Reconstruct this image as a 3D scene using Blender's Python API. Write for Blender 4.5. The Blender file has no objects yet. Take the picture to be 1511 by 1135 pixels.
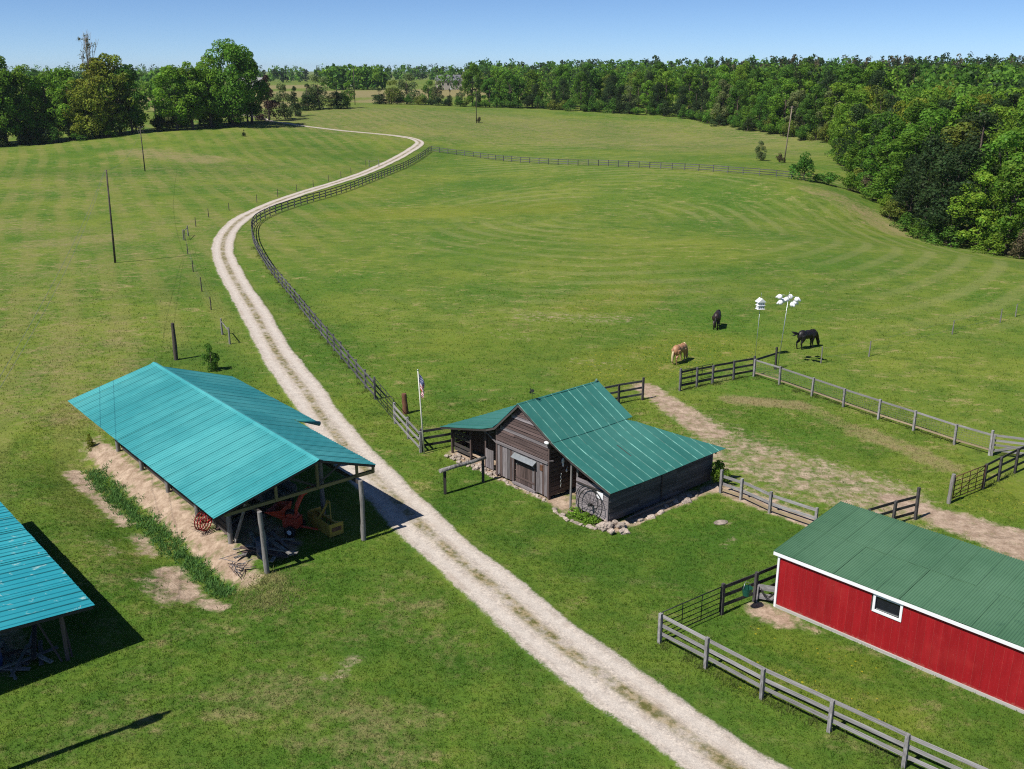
import bpy, math, random
import numpy as np
from mathutils import Vector, Matrix, Euler

# ------------------------------------------------------------------ camera, sky, sun, exposure
sc = bpy.context.scene
CAM_H = 21.0
cam_d = bpy.data.cameras.new("camera")
cam_d.sensor_width = 36.0
cam_d.lens = 36.0 * 1430.0 / 1511.0
cam_d.clip_start = 0.5
cam_d.clip_end = 12000.0
cam = bpy.data.objects.new("camera", cam_d)
sc.collection.objects.link(cam)
cam.location = (0, 0, CAM_H)
cam.rotation_euler = (math.radians(90.0) - math.atan(462.5 / 1430.0), 0, 0)
sc.camera = cam

SUN_EL = math.radians(53.0)
SUN_AZ = math.radians(36.0)           # direction in which shadows fall, from +X towards +Y
world = bpy.data.worlds.new("World")
sc.world = world
world.use_nodes = True
wn = world.node_tree
wn.nodes.clear()
sky = wn.nodes.new("ShaderNodeTexSky")
sky.sky_type = 'NISHITA'
sky.sun_disc = False
sky.sun_elevation = SUN_EL
sky.sun_rotation = math.atan2(-math.cos(SUN_AZ), -math.sin(SUN_AZ))
sky.altitude = 150
sky.air_density = 0.5
sky.dust_density = 0.0
sky.ozone_density = 8.0
bg = wn.nodes.new("ShaderNodeBackground")
bg.inputs[1].default_value = 0.095
wo = wn.nodes.new("ShaderNodeOutputWorld")
wn.links.new(sky.outputs[0], bg.inputs[0])
wn.links.new(bg.outputs[0], wo.inputs[0])

sun_d = bpy.data.lights.new("sun", 'SUN')
sun_d.energy = 5.0
sun_d.angle = math.radians(0.53)
sun_d.color = (1.0, 0.955, 0.88)
sun = bpy.data.objects.new("sun", sun_d)
sc.collection.objects.link(sun)
sdir = Vector((math.cos(SUN_AZ) * math.cos(SUN_EL), math.sin(SUN_AZ) * math.cos(SUN_EL), -math.sin(SUN_EL)))
sun.rotation_euler = sdir.to_track_quat('-Z', 'Y').to_euler()
sun.location = (-40, -30, 60)

sc.view_settings.view_transform = 'Standard'
sc.view_settings.look = 'None'
sc.view_settings.exposure = 0.27
sc.view_settings.gamma = 1.0
sc.view_settings.use_curve_mapping = False
sc.cycles.max_bounces = 6
sc.cycles.diffuse_bounces = 3
sc.cycles.transparent_max_bounces = 8
sc.cycles.use_denoising = False
sc.cycles.pixel_filter_type = 'BLACKMAN_HARRIS'
sc.cycles.filter_width = 1.15

random.seed(7)
rng = np.random.default_rng(11)
COL = sc.collection.objects

# ------------------------------------------------------------------ helpers
def tag(o, label=None, cat=None, group=None, kind=None):
    if label: o['label'] = label
    if cat: o['category'] = cat
    if group: o['group'] = group
    if kind: o['kind'] = kind
    return o

def empty(name, loc=(0, 0, 0), rz=0.0, scale=(1, 1, 1), rot=None):
    o = bpy.data.objects.new(name, None)
    o.empty_display_size = 0.3
    COL.link(o)
    o.location = loc
    o.rotation_euler = rot if rot else (0, 0, rz)
    o.scale = scale
    return o

def meshobj(name, mesh, parent=None, loc=(0, 0, 0), rot=(0, 0, 0), scale=(1, 1, 1)):
    o = bpy.data.objects.new(name, mesh)
    COL.link(o)
    o.parent = parent
    o.location = loc
    o.rotation_euler = rot
    o.scale = scale
    return o

def np_mesh(name, verts, faces, mats=(), smooth=False, midx=None):
    """verts (n,3) array, faces (m,k) array of one face size"""
    verts = np.asarray(verts, dtype=np.float32)
    faces = np.asarray(faces, dtype=np.int32)
    me = bpy.data.meshes.new(name)
    m, k = faces.shape
    me.vertices.add(len(verts))
    me.vertices.foreach_set("co", verts.ravel())
    me.loops.add(m * k)
    me.loops.foreach_set("vertex_index", faces.ravel())
    me.polygons.add(m)
    me.polygons.foreach_set("loop_start", np.arange(0, m * k, k, dtype=np.int32))
    me.polygons.foreach_set("loop_total", np.full(m, k, dtype=np.int32))
    for mt in mats: me.materials.append(mt)
    if midx is not None: me.polygons.foreach_set("material_index", np.asarray(midx, dtype=np.int32))
    if smooth: me.polygons.foreach_set("use_smooth", np.ones(m, dtype=bool))
    me.update(calc_edges=True)
    return me

class MB:
    """collects simple shapes into one mesh"""
    def __init__(s): s.v = []; s.f = []; s.m = []; s.mi = 0; s.sm = []
    def add(s, vs, fs, smooth=False):
        b = len(s.v)
        s.v += [tuple(p) for p in vs]
        for f in fs:
            s.f.append(tuple(i + b for i in f)); s.m.append(s.mi); s.sm.append(smooth)
        return s
    def box(s, c, size, rot=None):
        hx, hy, hz = size[0] / 2, size[1] / 2, size[2] / 2
        vs = [Vector((x, y, z)) for x in (-hx, hx) for y in (-hy, hy) for z in (-hz, hz)]
        if rot is not None:
            R = Euler(rot).to_matrix() if not isinstance(rot, Matrix) else rot
            vs = [R @ v for v in vs]
        c = Vector(c)
        return s.add([v + c for v in vs], [(0, 1, 3, 2), (4, 6, 7, 5), (0, 4, 5, 1), (2, 3, 7, 6), (0, 2, 6, 4), (1, 5, 7, 3)])
    def beam(s, p0, p1, w, h, up=(0, 0, 1)):
        p0 = Vector(p0); p1 = Vector(p1); d = (p1 - p0)
        L = d.length; d = d / L
        up = Vector(up)
        if abs(d.dot(up)) > 0.98: up = Vector((1, 0, 0))
        side = d.cross(up).normalized(); u2 = side.cross(d).normalized()
        vs = []
        for p in (p0, p1):
            for a, b in ((-1, -1), (1, -1), (1, 1), (-1, 1)):
                vs.append(p + side * (a * w / 2) + u2 * (b * h / 2))
        return s.add(vs, [(3, 2, 1, 0), (4, 5, 6, 7), (0, 1, 5, 4), (1, 2, 6, 5), (2, 3, 7, 6), (3, 0, 4, 7)])
    def tube(s, pts, radii, n=8, smooth=True, caps=True):
        pts = [Vector(p) for p in pts]
        if not hasattr(radii, '__len__'): radii = [radii] * len(pts)
        vs = []; fs = []
        for i, p in enumerate(pts):
            d = (pts[min(i + 1, len(pts) - 1)] - pts[max(i - 1, 0)]).normalized()
            ref = Vector((0, 0, 1)) if abs(d.z) < 0.9 else Vector((1, 0, 0))
            e1 = d.cross(ref).normalized(); e2 = d.cross(e1)
            for k in range(n):
                t = 2 * math.pi * k / n
                vs.append(p + (e1 * math.cos(t) + e2 * math.sin(t)) * radii[i])
        for i in range(len(pts) - 1):
            for k in range(n):
                a = i * n + k; b = i * n + (k + 1) % n
                fs.append((a, b, b + n, a + n))
        s.add(vs, fs, smooth)
        if caps:
            b = len(s.v) - len(vs)
            s.f.append(tuple(b + k for k in reversed(range(n)))); s.m.append(s.mi); s.sm.append(False)
            s.f.append(tuple(b + (len(pts) - 1) * n + k for k in range(n))); s.m.append(s.mi); s.sm.append(False)
        return s
    def ell(s, c, r, rot=None, nu=12, nv=8):
        vs = []; fs = []
        R = Euler(rot).to_matrix() if rot is not None else None
        for j in range(nv + 1):
            ph = math.pi * j / nv
            for i in range(nu):
                th = 2 * math.pi * i / nu
                v = Vector((r[0] * math.sin(ph) * math.cos(th), r[1] * math.sin(ph) * math.sin(th), r[2] * math.cos(ph)))
                if R is not None: v = R @ v
                vs.append(v + Vector(c))
        for j in range(nv):
            for i in range(nu):
                a = j * nu + i; b = j * nu + (i + 1) % nu
                fs.append((a, a + nu, b + nu, b))
        return s.add(vs, fs, True)
    def prism(s, poly, h0, h1, axis='z'):
        n = len(poly)
        def P(a, b, h):
            return {'z': (a, b, h), 'x': (h, a, b), 'y': (a, h, b)}[axis]
        vs = [P(a, b, h0) for a, b in poly] + [P(a, b, h1) for a, b in poly]
        fs = [tuple(reversed(range(n))), tuple(range(n, 2 * n))] + [(i, (i + 1) % n, (i + 1) % n + n, i + n) for i in range(n)]
        return s.add(vs, fs)
    def mesh(s, name, mats):
        me = bpy.data.meshes.new(name)
        me.from_pydata([tuple(v) for v in s.v], [], s.f)
        for m in (mats if isinstance(mats, (list, tuple)) else [mats]): me.materials.append(m)
        me.polygons.foreach_set("material_index", np.array(s.m, dtype=np.int32))
        me.polygons.foreach_set("use_smooth", np.array(s.sm, dtype=bool))
        me.update()
        return me
    def build(s, name, mats, parent=None, **kw):
        return meshobj(name, s.mesh(name, mats), parent, **kw)

# ------------------------------------------------------------------ node helpers
class NT:
    def __init__(s, tree): s.t = tree
    def n(s, typ, ins=None, **props):
        nd = s.t.nodes.new(typ)
        for k, v in props.items(): setattr(nd, k, v)
        if ins:
            for k, v in ins.items():
                sk = nd.inputs[k]
                if hasattr(v, 'is_output') or isinstance(v, bpy.types.NodeSocket): s.t.links.new(v, sk)
                else: sk.default_value = v
        return nd
    def math(s, op, a, b=0.0, c=0.0, clamp=False):
        nd = s.n("ShaderNodeMath", {0: a, 1: b, 2: c}, operation=op); nd.use_clamp = clamp
        return nd.outputs[0]
    def mix(s, f, a, b, blend='MIX'):
        nd = s.t.nodes.new("ShaderNodeMix"); nd.data_type = 'RGBA'; nd.blend_type = blend
        for k, v in ((0, f), (6, a), (7, b)):
            if isinstance(v, bpy.types.NodeSocket): s.t.links.new(v, nd.inputs[k])
            else: nd.inputs[k].default_value = v if k == 0 else (tuple(v) + (1.0,) if len(v) == 3 else v)
        return nd.outputs[2]
    def noise(s, vec, scale, detail=3.0, rough=0.55, dist=0.0):
        nd = s.n("ShaderNodeTexNoise", {"Scale": scale, "Detail": detail, "Roughness": rough, "Distortion": dist})
        if vec is not None: s.t.links.new(vec, nd.inputs["Vector"])
        return nd.outputs[0]
    def ss(s, x, lo, hi):
        nd = s.n("ShaderNodeMapRange", {0: x, 1: lo, 2: hi, 3: 0.0, 4: 1.0}, interpolation_type='SMOOTHSTEP')
        return nd.outputs[0]
    def mapping(s, vec, scale=(1, 1, 1), rot=(0, 0, 0), loc=(0, 0, 0)):
        nd = s.n("ShaderNodeMapping", {"Scale": scale, "Rotation": rot, "Location": loc})
        s.t.links.new(vec, nd.inputs["Vector"])
        return nd.outputs[0]

def new_mat(name):
    m = bpy.data.materials.new(name); m.use_nodes = True
    m.node_tree.nodes.clear()
    t = NT(m.node_tree)
    out = t.n("ShaderNodeOutputMaterial")
    return m, t, out

def principled(t, out, color, rough=0.7, metal=0.0, bump=None, bump_str=0.3, bump_dist=0.02, spec=0.3):
    p = t.n("ShaderNodeBsdfPrincipled")
    if isinstance(color, bpy.types.NodeSocket): t.t.links.new(color, p.inputs["Base Color"])
    else: p.inputs["Base Color"].default_value = tuple(color) + (1.0,)
    if isinstance(rough, bpy.types.NodeSocket): t.t.links.new(rough, p.inputs["Roughness"])
    else: p.inputs["Roughness"].default_value = rough
    p.inputs["Metallic"].default_value = metal
    p.inputs["Specular IOR Level"].default_value = spec
    if bump is not None:
        b = t.n("ShaderNodeBump", {"Strength": bump_str, "Distance": bump_dist, "Height": bump})
        t.t.links.new(b.outputs[0], p.inputs["Normal"])
    t.t.links.new(p.outputs[0], out.inputs[0])
    return p

def simple_mat(name, col, var=0.25, scale=3.0, rough=0.7, metal=0.0, bump=0.15, stain=None, stain_amt=0.0, spec=0.3):
    m, t, out = new_mat(name)
    tc = t.n("ShaderNodeTexCoord"); oi = t.n("ShaderNodeObjectInfo")
    off = t.n("ShaderNodeVectorMath", {0: tc.outputs["Object"], 1: (1, 1, 1)}, operation='ADD')
    rv = t.math('MULTIPLY', oi.outputs["Random"], 37.0)
    cv = t.n("ShaderNodeCombineXYZ", {0: rv, 1: rv, 2: rv})
    t.t.links.new(cv.outputs[0], off.inputs[1])
    nz = t.noise(off.outputs[0], scale, 5.0, 0.6)
    c = t.mix(t.ss(nz, 0.3, 0.7), [x * (1 - var) for x in col], [min(1, x * (1 + var)) for x in col])
    rr = t.math('MULTIPLY_ADD', oi.outputs["Random"], 2 * var * 0.6, 1 - var * 0.6)
    c = t.mix(1.0, c, t.n("ShaderNodeCombineXYZ", {0: rr, 1: rr, 2: rr}).outputs[0], 'MULTIPLY')
    if stain:
        n2 = t.noise(off.outputs[0], scale * 0.45, 6.0, 0.7)
        c = t.mix(t.math('MULTIPLY', t.ss(n2, 0.52, 0.72), stain_amt), c, stain)
    principled(t, out, c, rough, metal, nz if bump else None, bump, 0.02, spec)
    return m

def wood_mat(name, col, dark, scale=(3, 9, 14), rough=0.85, rnd=0.35, lichen=None):
    """weathered wood: grain along the object's X axis"""
    m, t, out = new_mat(name)
    tc = t.n("ShaderNodeTexCoord"); oi = t.n("ShaderNodeObjectInfo")
    rv = t.math('MULTIPLY', oi.outputs["Random"], 53.0)
    cv = t.n("ShaderNodeCombineXYZ", {0: rv, 1: rv, 2: rv})
    off = t.n("ShaderNodeVectorMath", {0: tc.outputs["Object"], 1: cv.outputs[0]}, operation='ADD')
    mp = t.mapping(off.outputs[0], scale)
    g1 = t.noise(mp, 1.0, 6.0, 0.65, 0.4)
    g2 = t.noise(t.mapping(off.outputs[0], (1.3, 2.0, 2.0)), 1.0, 3.0)
    c = t.mix(t.ss(g1, 0.32, 0.68), dark, col)
    c = t.mix(t.math('MULTIPLY', t.ss(g2, 0.45, 0.75), 0.45), c, [x * 0.55 for x in col])
    rr = t.math('MULTIPLY_ADD', oi.outputs["Random"], 2 * rnd, 1 - rnd)
    c = t.mix(1.0, c, t.n("ShaderNodeCombineXYZ", {0: rr, 1: rr, 2: rr}).outputs[0], 'MULTIPLY')
    if lichen:
        g3 = t.noise(off.outputs[0], 9.0, 4.0, 0.7)
        c = t.mix(t.math('MULTIPLY', t.ss(g3, 0.58, 0.72), 0.6), c, lichen)
    principled(t, out, c, rough, 0, g1, 0.5, 0.01, 0.2)
    return m

def bark_mat(name, col, dark, sc_=6.0):
    m, t, out = new_mat(name)
    tc = t.n("ShaderNodeTexCoord")
    mp = t.mapping(tc.outputs["Object"], (sc_, sc_, sc_ * 0.25))
    g = t.noise(mp, 1.0, 5.0, 0.7)
    principled(t, out, t.mix(t.ss(g, 0.35, 0.65), dark, col), 0.9, 0, g, 0.6, 0.03, 0.15)
    return m

# ------------------------------------------------------------------ terrain shape
CTRL = [(-21.1, 268.0, 1.37), (22.1, 224.0, 1.31), (54.7, 192.0, 1.28), (-11.7, 330.0, 4.66), (-16.4, 440.0, 6.93), (-59.1, 450.0, 7.48), (38.9, 400.0, 5.62), (79.3, 340.0, 2.38), (92.1, 305.0, 1.29), (70.0, 215.0, 0.66), (-118.1, 265.0, 3.35), (-106.2, 272.0, 4.85), (-131.1, 255.0, 2.83), (-97.6, 285.0, 5.39), (-76.1, 300.0, 6.53), (-74.4, 310.0, 6.46), (-51.1, 295.0, 4.46), (-29.6, 280.0, 2.9), (-69.2, 360.0, 8.32), (-60.6, 400.0, 8.21), (-147.3, 800.0, 9.3), (-120.7, 340.0, 4.6), (-148.2, 420.0, 8.92), (-316.1, 900.0, 8.41), (-155.1, 330.0, 5.09), (-404.2, 800.0, 8.27), (58.3, 170.0, -0.86), (62.4, 164.0, -4.06), (53.7, 175.0, 0.89), (142.8, 330.0, 11.51), (218.3, 600.0, 13.37), (78.7, 480.0, 10.29), (146.8, 900.0, 13.57), (403.2, 800.0, 14.4), (2.7, 900.0, 13.57), (-70.0, 5.0, 0.0), (-70.0, 40.0, 0.0), (-70.0, 80.0, 0.0), (-70.0, 120.0, 0.0), (-45.0, 5.0, 0.0), (-45.0, 40.0, 0.0), (-45.0, 80.0, 0.0), (-45.0, 120.0, 0.0), (-20.0, 5.0, 0.0), (-20.0, 40.0, 0.0), (-20.0, 80.0, 0.0), (-20.0, 120.0, 0.0), (0.0, 5.0, 0.0), (0.0, 40.0, 0.0), (0.0, 80.0, 0.0), (0.0, 120.0, 0.0), (20.0, 5.0, 0.0), (20.0, 40.0, 0.0), (20.0, 80.0, 0.0), (20.0, 120.0, 0.0), (40.0, 5.0, 0.0), (40.0, 40.0, 0.0), (40.0, 80.0, 0.0), (40.0, 120.0, 0.0), (0.0, 160.0, 0.0), (-40.0, 160.0, 0.0), (30.0, 160.0, -0.2), (-75.0, 160.0, 0.2), (-60.0, 210.0, 0.6), (0.0, 215.0, 0.0), (48.0, 108.0, 0.0), (60.0, 85.0, 0.0), (60.0, 40.0, 0.0), (75.0, 150.0, -5.5), (95.0, 130.0, -6.5), (110.0, 160.0, -6.0), (80.0, 190.0, -4.0), (100.0, 90.0, -3.5), (130.0, 200.0, -4.0), (110.0, 40.0, -1.5), (-110.0, 120.0, 0.0), (-120.0, 40.0, 0.0), (-900.0, 300.0, 6.0), (900.0, 300.0, 2.0), (-900.0, 1500.0, 9.0), (900.0, 1500.0, 10.0), (0.0, 1500.0, 9.5), (0.0, 2600.0, 11.0), (-1500.0, 2600.0, 11.0), (1500.0, 2600.0, 11.0), (0.0, -120.0, 0.0), (-400.0, -120.0, 0.0), (400.0, -120.0, -2.0), (-400.0, 150.0, 2.0), (400.0, 150.0, -3.0), (-2500.0, 500.0, 9.0), (2500.0, 500.0, 9.0), (170.0, 270.0, 3.0), (200.0, 400.0, 12.0), (30.0, 480.0, 8.0)]
_C = np.array(CTRL); _X = _C[:, :2] / 100.0
def _tps():
    n = len(_C); d = ((_X[:, None] - _X[None]) ** 2).sum(-1)
    K = np.where(d > 0, 0.5 * d * np.log(np.maximum(d, 1e-12)), 0) + np.eye(n) * 1e-3
    P = np.c_[np.ones(n), _X]; A = np.zeros((n + 3, n + 3)); A[:n, :n] = K; A[:n, n:] = P; A[n:, :n] = P.T
    return np.linalg.solve(A, np.r_[_C[:, 2], 0, 0, 0])
_W = _tps()
# building frames: origin, long axis a; b is a turned clockwise
def frame(O, a):
    a = np.array(a, float); a /= np.linalg.norm(a)
    return np.array(O, float), a, np.array([a[1], -a[0]])
SHED = frame((-12.68, 37.18), (-0.642, 0.766))
BARN = frame((1.83, 45.69), (0.754, 0.657))
RED = frame((10.85, 35.2), (0.694, -0.7197))
LOWS = frame((-15.52, 31.77), (-0.664, 0.7476))
def to_uv(F, x, y):
    dx = x - F[0][0]; dy = y - F[0][1]
    return dx * F[1][0] + dy * F[1][1], dx * F[2][0] + dy * F[2][1]
def from_uv(F, u, v):
    return (F[0][0] + u * F[1][0] + v * F[2][0], F[0][1] + u * F[1][1] + v * F[2][1])
def smooth(x, a, b):
    t = np.clip((x - a) / (b - a), 0, 1); return t * t * (3 - 2 * t)
def terrain_fn(x, y):
    x = np.asarray(x, float); y = np.asarray(y, float)
    d = (x[..., None] / 100 - _X[:, 0]) ** 2 + (y[..., None] / 100 - _X[:, 1]) ** 2
    K = np.where(d > 0, 0.5 * d * np.log(np.maximum(d, 1e-12)), 0)
    n = len(_C)
    z = K @ _W[:n] + _W[n] + _W[n + 1] * x / 100 + _W[n + 2] * y / 100
    near = 1 - smooth(y, 90, 140)
    z = z * (1 - near * (1 - smooth(np.abs(x), 45, 90)))
    u, v = to_uv(SHED, x, y)
    ditch = smooth(u, -3.5, 0.8) * (1 - smooth(u, 18.5, 21.5))
    z = z - 0.62 * ditch * smooth(v, -3.6, -0.3) * (1 - smooth(v, 0.5, 1.75 + 0.12 * np.sin(u * 2.1) + 0.08 * np.sin(u * 5.3)))
    z = z + ditch * 0.06 * np.sin(u * 3.7 + v * 2) * np.exp(-((v - 1.0) / 0.8) ** 2)
    # gentle lumpiness of pasture
    z = z + 0.05 * np.sin(x * 0.21 + 1.3) * np.sin(y * 0.17) * smooth(y, 55, 80)
    return z
def axis(dense0, dense1, step, lo, hi, grow):
    c = list(np.arange(dense0, dense1 + 1e-6, step))
    s = step
    while c[-1] < hi: s *= grow; c.append(c[-1] + s)
    s = step; l = []
    p = c[0]
    while p > lo: s *= grow; p -= s; l.append(p)
    return np.array(l[::-1] + c)
GX = axis(-42, 42, 0.45, -4500, 4500, 1.07)
GY = axis(16, 72, 0.42, -300, 6000, 1.024)
_gx, _gy = np.meshgrid(GX, GY)
GZ = np.stack([terrain_fn(_gx[i], _gy[i]) for i in range(len(GY))])
def ground(x, y):
    x = np.asarray(x, float); y = np.asarray(y, float)
    i = np.clip(np.searchsorted(GX, x) - 1, 0, len(GX) - 2); j = np.clip(np.searchsorted(GY, y) - 1, 0, len(GY) - 2)
    fx = (x - GX[i]) / (GX[i + 1] - GX[i]); fy = (y - GY[j]) / (GY[j + 1] - GY[j])
    return (GZ[j, i] * (1 - fx) + GZ[j, i + 1] * fx) * (1 - fy) + (GZ[j + 1, i] * (1 - fx) + GZ[j + 1, i + 1] * fx) * fy
def gz(x, y): return float(ground(x, y))

def caps(L, x, y):
    out = np.zeros_like(x)
    for x0, y0, x1, y1, r, s in L:
        dx, dy = x1 - x0, y1 - y0; LL = dx * dx + dy * dy + 1e-9
        t = np.clip(((x - x0) * dx + (y - y0) * dy) / LL, 0, 1)
        d = np.hypot(x - x0 - t * dx, y - y0 - t * dy) / r
        out = np.maximum(out, s * np.clip(1.25 - d * d * 1.25, 0, 1))
    return out
def fcap(F, u0, v0, u1, v1, r, s): return from_uv(F, u0, v0) + from_uv(F, u1, v1) + (r, s)
DIRT = [(9.2, 64.4, 10.81, 59.65, 1.35, .9), (10.81, 59.65, 12.17, 55.29, 1.7, .85), (12.17, 55.3, 14.2, 51.5, 2.2, .62), (13.2, 52, 18.9, 45.9, 4.2, .66), (11.9, 51, 14, 47, 2.8, .52), (12.8, 57, 15, 53, 2.0, .45), (12.6, 49.4, 15.5, 46.0, 1.6, .5), (16.5, 50, 19.5, 46.6, 1.7, .42),
        (14.5, 47.2, 18.2, 46.0, 2.0, .6), (19.6, 45.6, 21.7, 43.1, 1.2, 1), (21.7, 43.1, 23.8, 40.6, 1.8, 1), (23.8, 40.6, 32, 33, 2.6, 1), (17.5, 42.8, 19.6, 42.5, 1.2, .5),
        (10.2, 34.9, 10.9, 34.2, 1.0, .95), (11.0, 34.6, 12.0, 33.4, .55, .6), (10.95, 47.2, 14.75, 43.0, 1.0, 1), (-6.6, 30.3, -5.9, 31.6, .8, .5), (10.2, 41.1, 10.7, 41.3, .5, .55), (9.6, 40.2, 9.9, 40.6, .5, .4), (10.24, 42.95, 10.5, 43, .35, .6),
        (2, 84.5, 9.3, 84, 3.2, .47), (-1, 79, 2, 77, 2.2, .36), (5, 71, 8, 69.5, 1.6, .4), (35, 285, 46, 294, 3.5, .55),
        fcap(BARN, .8, -7.5, 3, 3.6, 1.6, 1), fcap(BARN, 4, -7.5, 5, 3.6, 2, 1), fcap(BARN, .1, -8.2, -.05, 4.4, .5, .9), fcap(BARN, 0, 4.6, 8, 4.65, .55, .9), fcap(BARN, .3, .2, .2, 1.6, .9, 1),
        fcap(SHED, 1.5, 3.4, 18, 3.4, 1.7, 1), fcap(SHED, 1.0, 1.3, 19.5, 1.3, .95, 1.0), fcap(SHED, -.4, 1.3, 1, 1.2, .8, .8), fcap(SHED, 12, 5.5, 18, 5.5, 2, 1), fcap(SHED, 19.6, .7, 21, 1.6, 1.0, .6),
        fcap(SHED, 18, -.75, 14.8, -.75, .75, 1), fcap(SHED, 14, -.8, 9.5, -.75, .6, .9), fcap(SHED, 7.8, -.7, 5.5, -1.0, .7, .75), fcap(SHED, 3.2, -1.0, .6, -1.2, 1.05, .92), fcap(SHED, 2.6, -2.2, .2, -2.3, .75, .62), fcap(SHED, -.4, -.9, -1.6, -.7, .75, .85), fcap(SHED, 8.2, -2.8, 6, -2.4, .8, .42),
        fcap(LOWS, 2.6, -3.4, 8, -3.4, 2.3, .9)]
DRY = [(-58, 70, -44, 135, 26, .42), (-30, 62, -36, 80, 8, .5), (-9, 29, -4, 27, 3, .5), (-16, 26, -12, 29, 3, .35), (-90, 180, -60, 215, 30, .4), (4, 86, 30, 100, 14, .3), (-2, 32, -5, 37, 2, .4), (-13, 33, -10, 35, 2.2, .4), (1, 28, 3, 25, 2, .25), (8, 31, 16, 26, 4, .25), (15, 57, 22, 50, 6, .28), (14.8, 61.7, 18.97, 60.35, 1.4, .85), (18.97, 60.35, 21.05, 55.9, 1.3, .6), (21.05, 55.9, 22.9, 53.05, 1.4, .8), (22.9, 53.05, 24.3, 50, 1.3, .8), (10, 57, 14, 50, 5, .35),
       (55.5, 175, 62, 167, 7, .62), (62, 167, 64, 160, 5, .75), (-52.5, 102, -48, 106, 5, .5), (-60, 123, -53, 128, 6, .6), (-51.5, 140, -45, 143, 4, .45), (-39, 81.7, -33, 69.5, 3, .5), (-42, 84, -46, 92, 2.5, .5), (-70, 162, -60, 158, 10, .4),
       (-89, 237, -71, 228, 10, .7), (-63, 134, -75, 140, 8, .5), (-80, 185, -50, 190, 14, .35), (-33, 66, -27, 60, 3.5, .5), (-29, 58, -24, 57, 2.2, .55), (-36, 60, -33, 56, 3, .4),
       (-40, 330, 60, 320, 75, .55), (0, 300, 70, 260, 22, .5), (20, 350, 60, 330, 16, .5), (-30, 310, 20, 360, 22, .3), (-170, 470, -110, 400, 45, 1.0), (-120, 560, 20, 620, 90, 1.0), (-330, 700, -200, 800, 120, .9), (-60, 460, -50, 520, 22, .9),
       (-8, 33, -4, 36, 3, .35), (-9.5, 30, -6, 33, 2, .3), (12.5, 33, 17, 29, 1.2, .3), (-25, 120, 25, 150, 22, .22), (12, 70, 30, 66, 6, .2), fcap(SHED, -2.5, 1.0, -1, 1.6, 1.3, .6), fcap(SHED, 5, -3.2, 1, -3.2, 1.6, .4), fcap(SHED, 10, -3.3, 4, -3.6, 1.5, .3)]
LUSH = [(-20, 28, 16, 28, 12, .62), (-14, 36, 0, 34, 7, .55), (0, 40, 12, 38, 7, .6), (-34, 40, -22, 46, 9, .5), (-14, 70, -24, 92, 5, .45), (2, 41, 6, 39, 4.5, .8), (5, 37, 9, 38, 3.5, .7), (-12, 27, -4, 27, 6, .5), (-3, 44, -2, 48, 2.5, .7), (-30, 45, -24, 42, 8, .4), (-25, 72, -22, 66, 5, .7), (-34, 95, -32, 100, 6, .4), (-31, 215, -22, 262, 12, .4), (-60, 255, -40, 245, 14, .5), (0, 60, 8, 75, 8, .3), (14, 57, 20, 52, 3, .3), (25, 95, 40, 110, 14, .3), (-100, 200, -60, 215, 12, .4)]
FLOW = [(8, 69, 16, 75, 6, 1), (8, 88, 12, 96, 6, .8), (-6, 70, 6, 84, 8, .45), (-24, 150, 5, 158, 9, .8), (-30, 170, -20, 200, 12, .5), (8.5, 30.5, 13, 28, 1.6, .9), (10, 33, 13, 31, 1.3, .8), (25, 46, 30, 44, 4, .8), (10, 110, 25, 120, 14, .5), (0, 125, 10, 130, 12, .4)]

# ------------------------------------------------------------------ grass colour, shared by the ground, the track verges and the blades
grp = bpy.data.node_groups.new("grass_colour", 'ShaderNodeTree')
grp.interface.new_socket(name="Color", in_out='OUTPUT', socket_type='NodeSocketColor')
grp.interface.new_socket(name="Height", in_out='OUTPUT', socket_type='NodeSocketFloat')
g = NT(grp)
go = g.n("NodeGroupOutput")
geo = g.n("ShaderNodeNewGeometry")
pos = geo.outputs["Position"]
at = g.n("ShaderNodeAttribute", attribute_name="mask")
sep = g.n("ShaderNodeSeparateColor", {0: at.outputs["Color"]})
fl = g.n("ShaderNodeAttribute", attribute_name="flower")
n_big = g.noise(pos, 0.045, 9.0, 0.66)
n_mid = g.noise(pos, 0.30, 8.0, 0.7)
n_sm = g.noise(pos, 1.9, 4.0, 0.65)
n_fine = g.noise(pos, 9.0, 3.0, 0.7)
col = g.mix(g.ss(n_big, 0.32, 0.68), (0.064, 0.142, 0.015), (0.162, 0.204, 0.030))
col = g.mix(g.math('MULTIPLY', g.ss(n_mid, 0.42, 0.68), 0.6), col, (0.050, 0.112, 0.014))
col = g.mix(g.math('MULTIPLY', g.ss(n_sm, 0.46, 0.72), 0.5), col, (0.190, 0.200, 0.045))
# flecks of old straw and tussocks, at every scale down to the blades
n_fk = g.noise(g.mapping(pos, (0.42, 0.66, 0.5), (0, 0, 0.5)), 1.0, 10.0, 0.84)
n_pat = g.noise(pos, 0.075, 3.0, 0.55)
col = g.mix(g.math('MULTIPLY', g.ss(n_fk, 0.52, 0.64), g.ss(n_pat, 0.34, 0.56)), col, (0.285, 0.245, 0.100))
col = g.mix(g.math('MULTIPLY', g.ss(n_fk, 0.47, 0.36), 0.7), col, (0.036, 0.080, 0.011))
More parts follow.
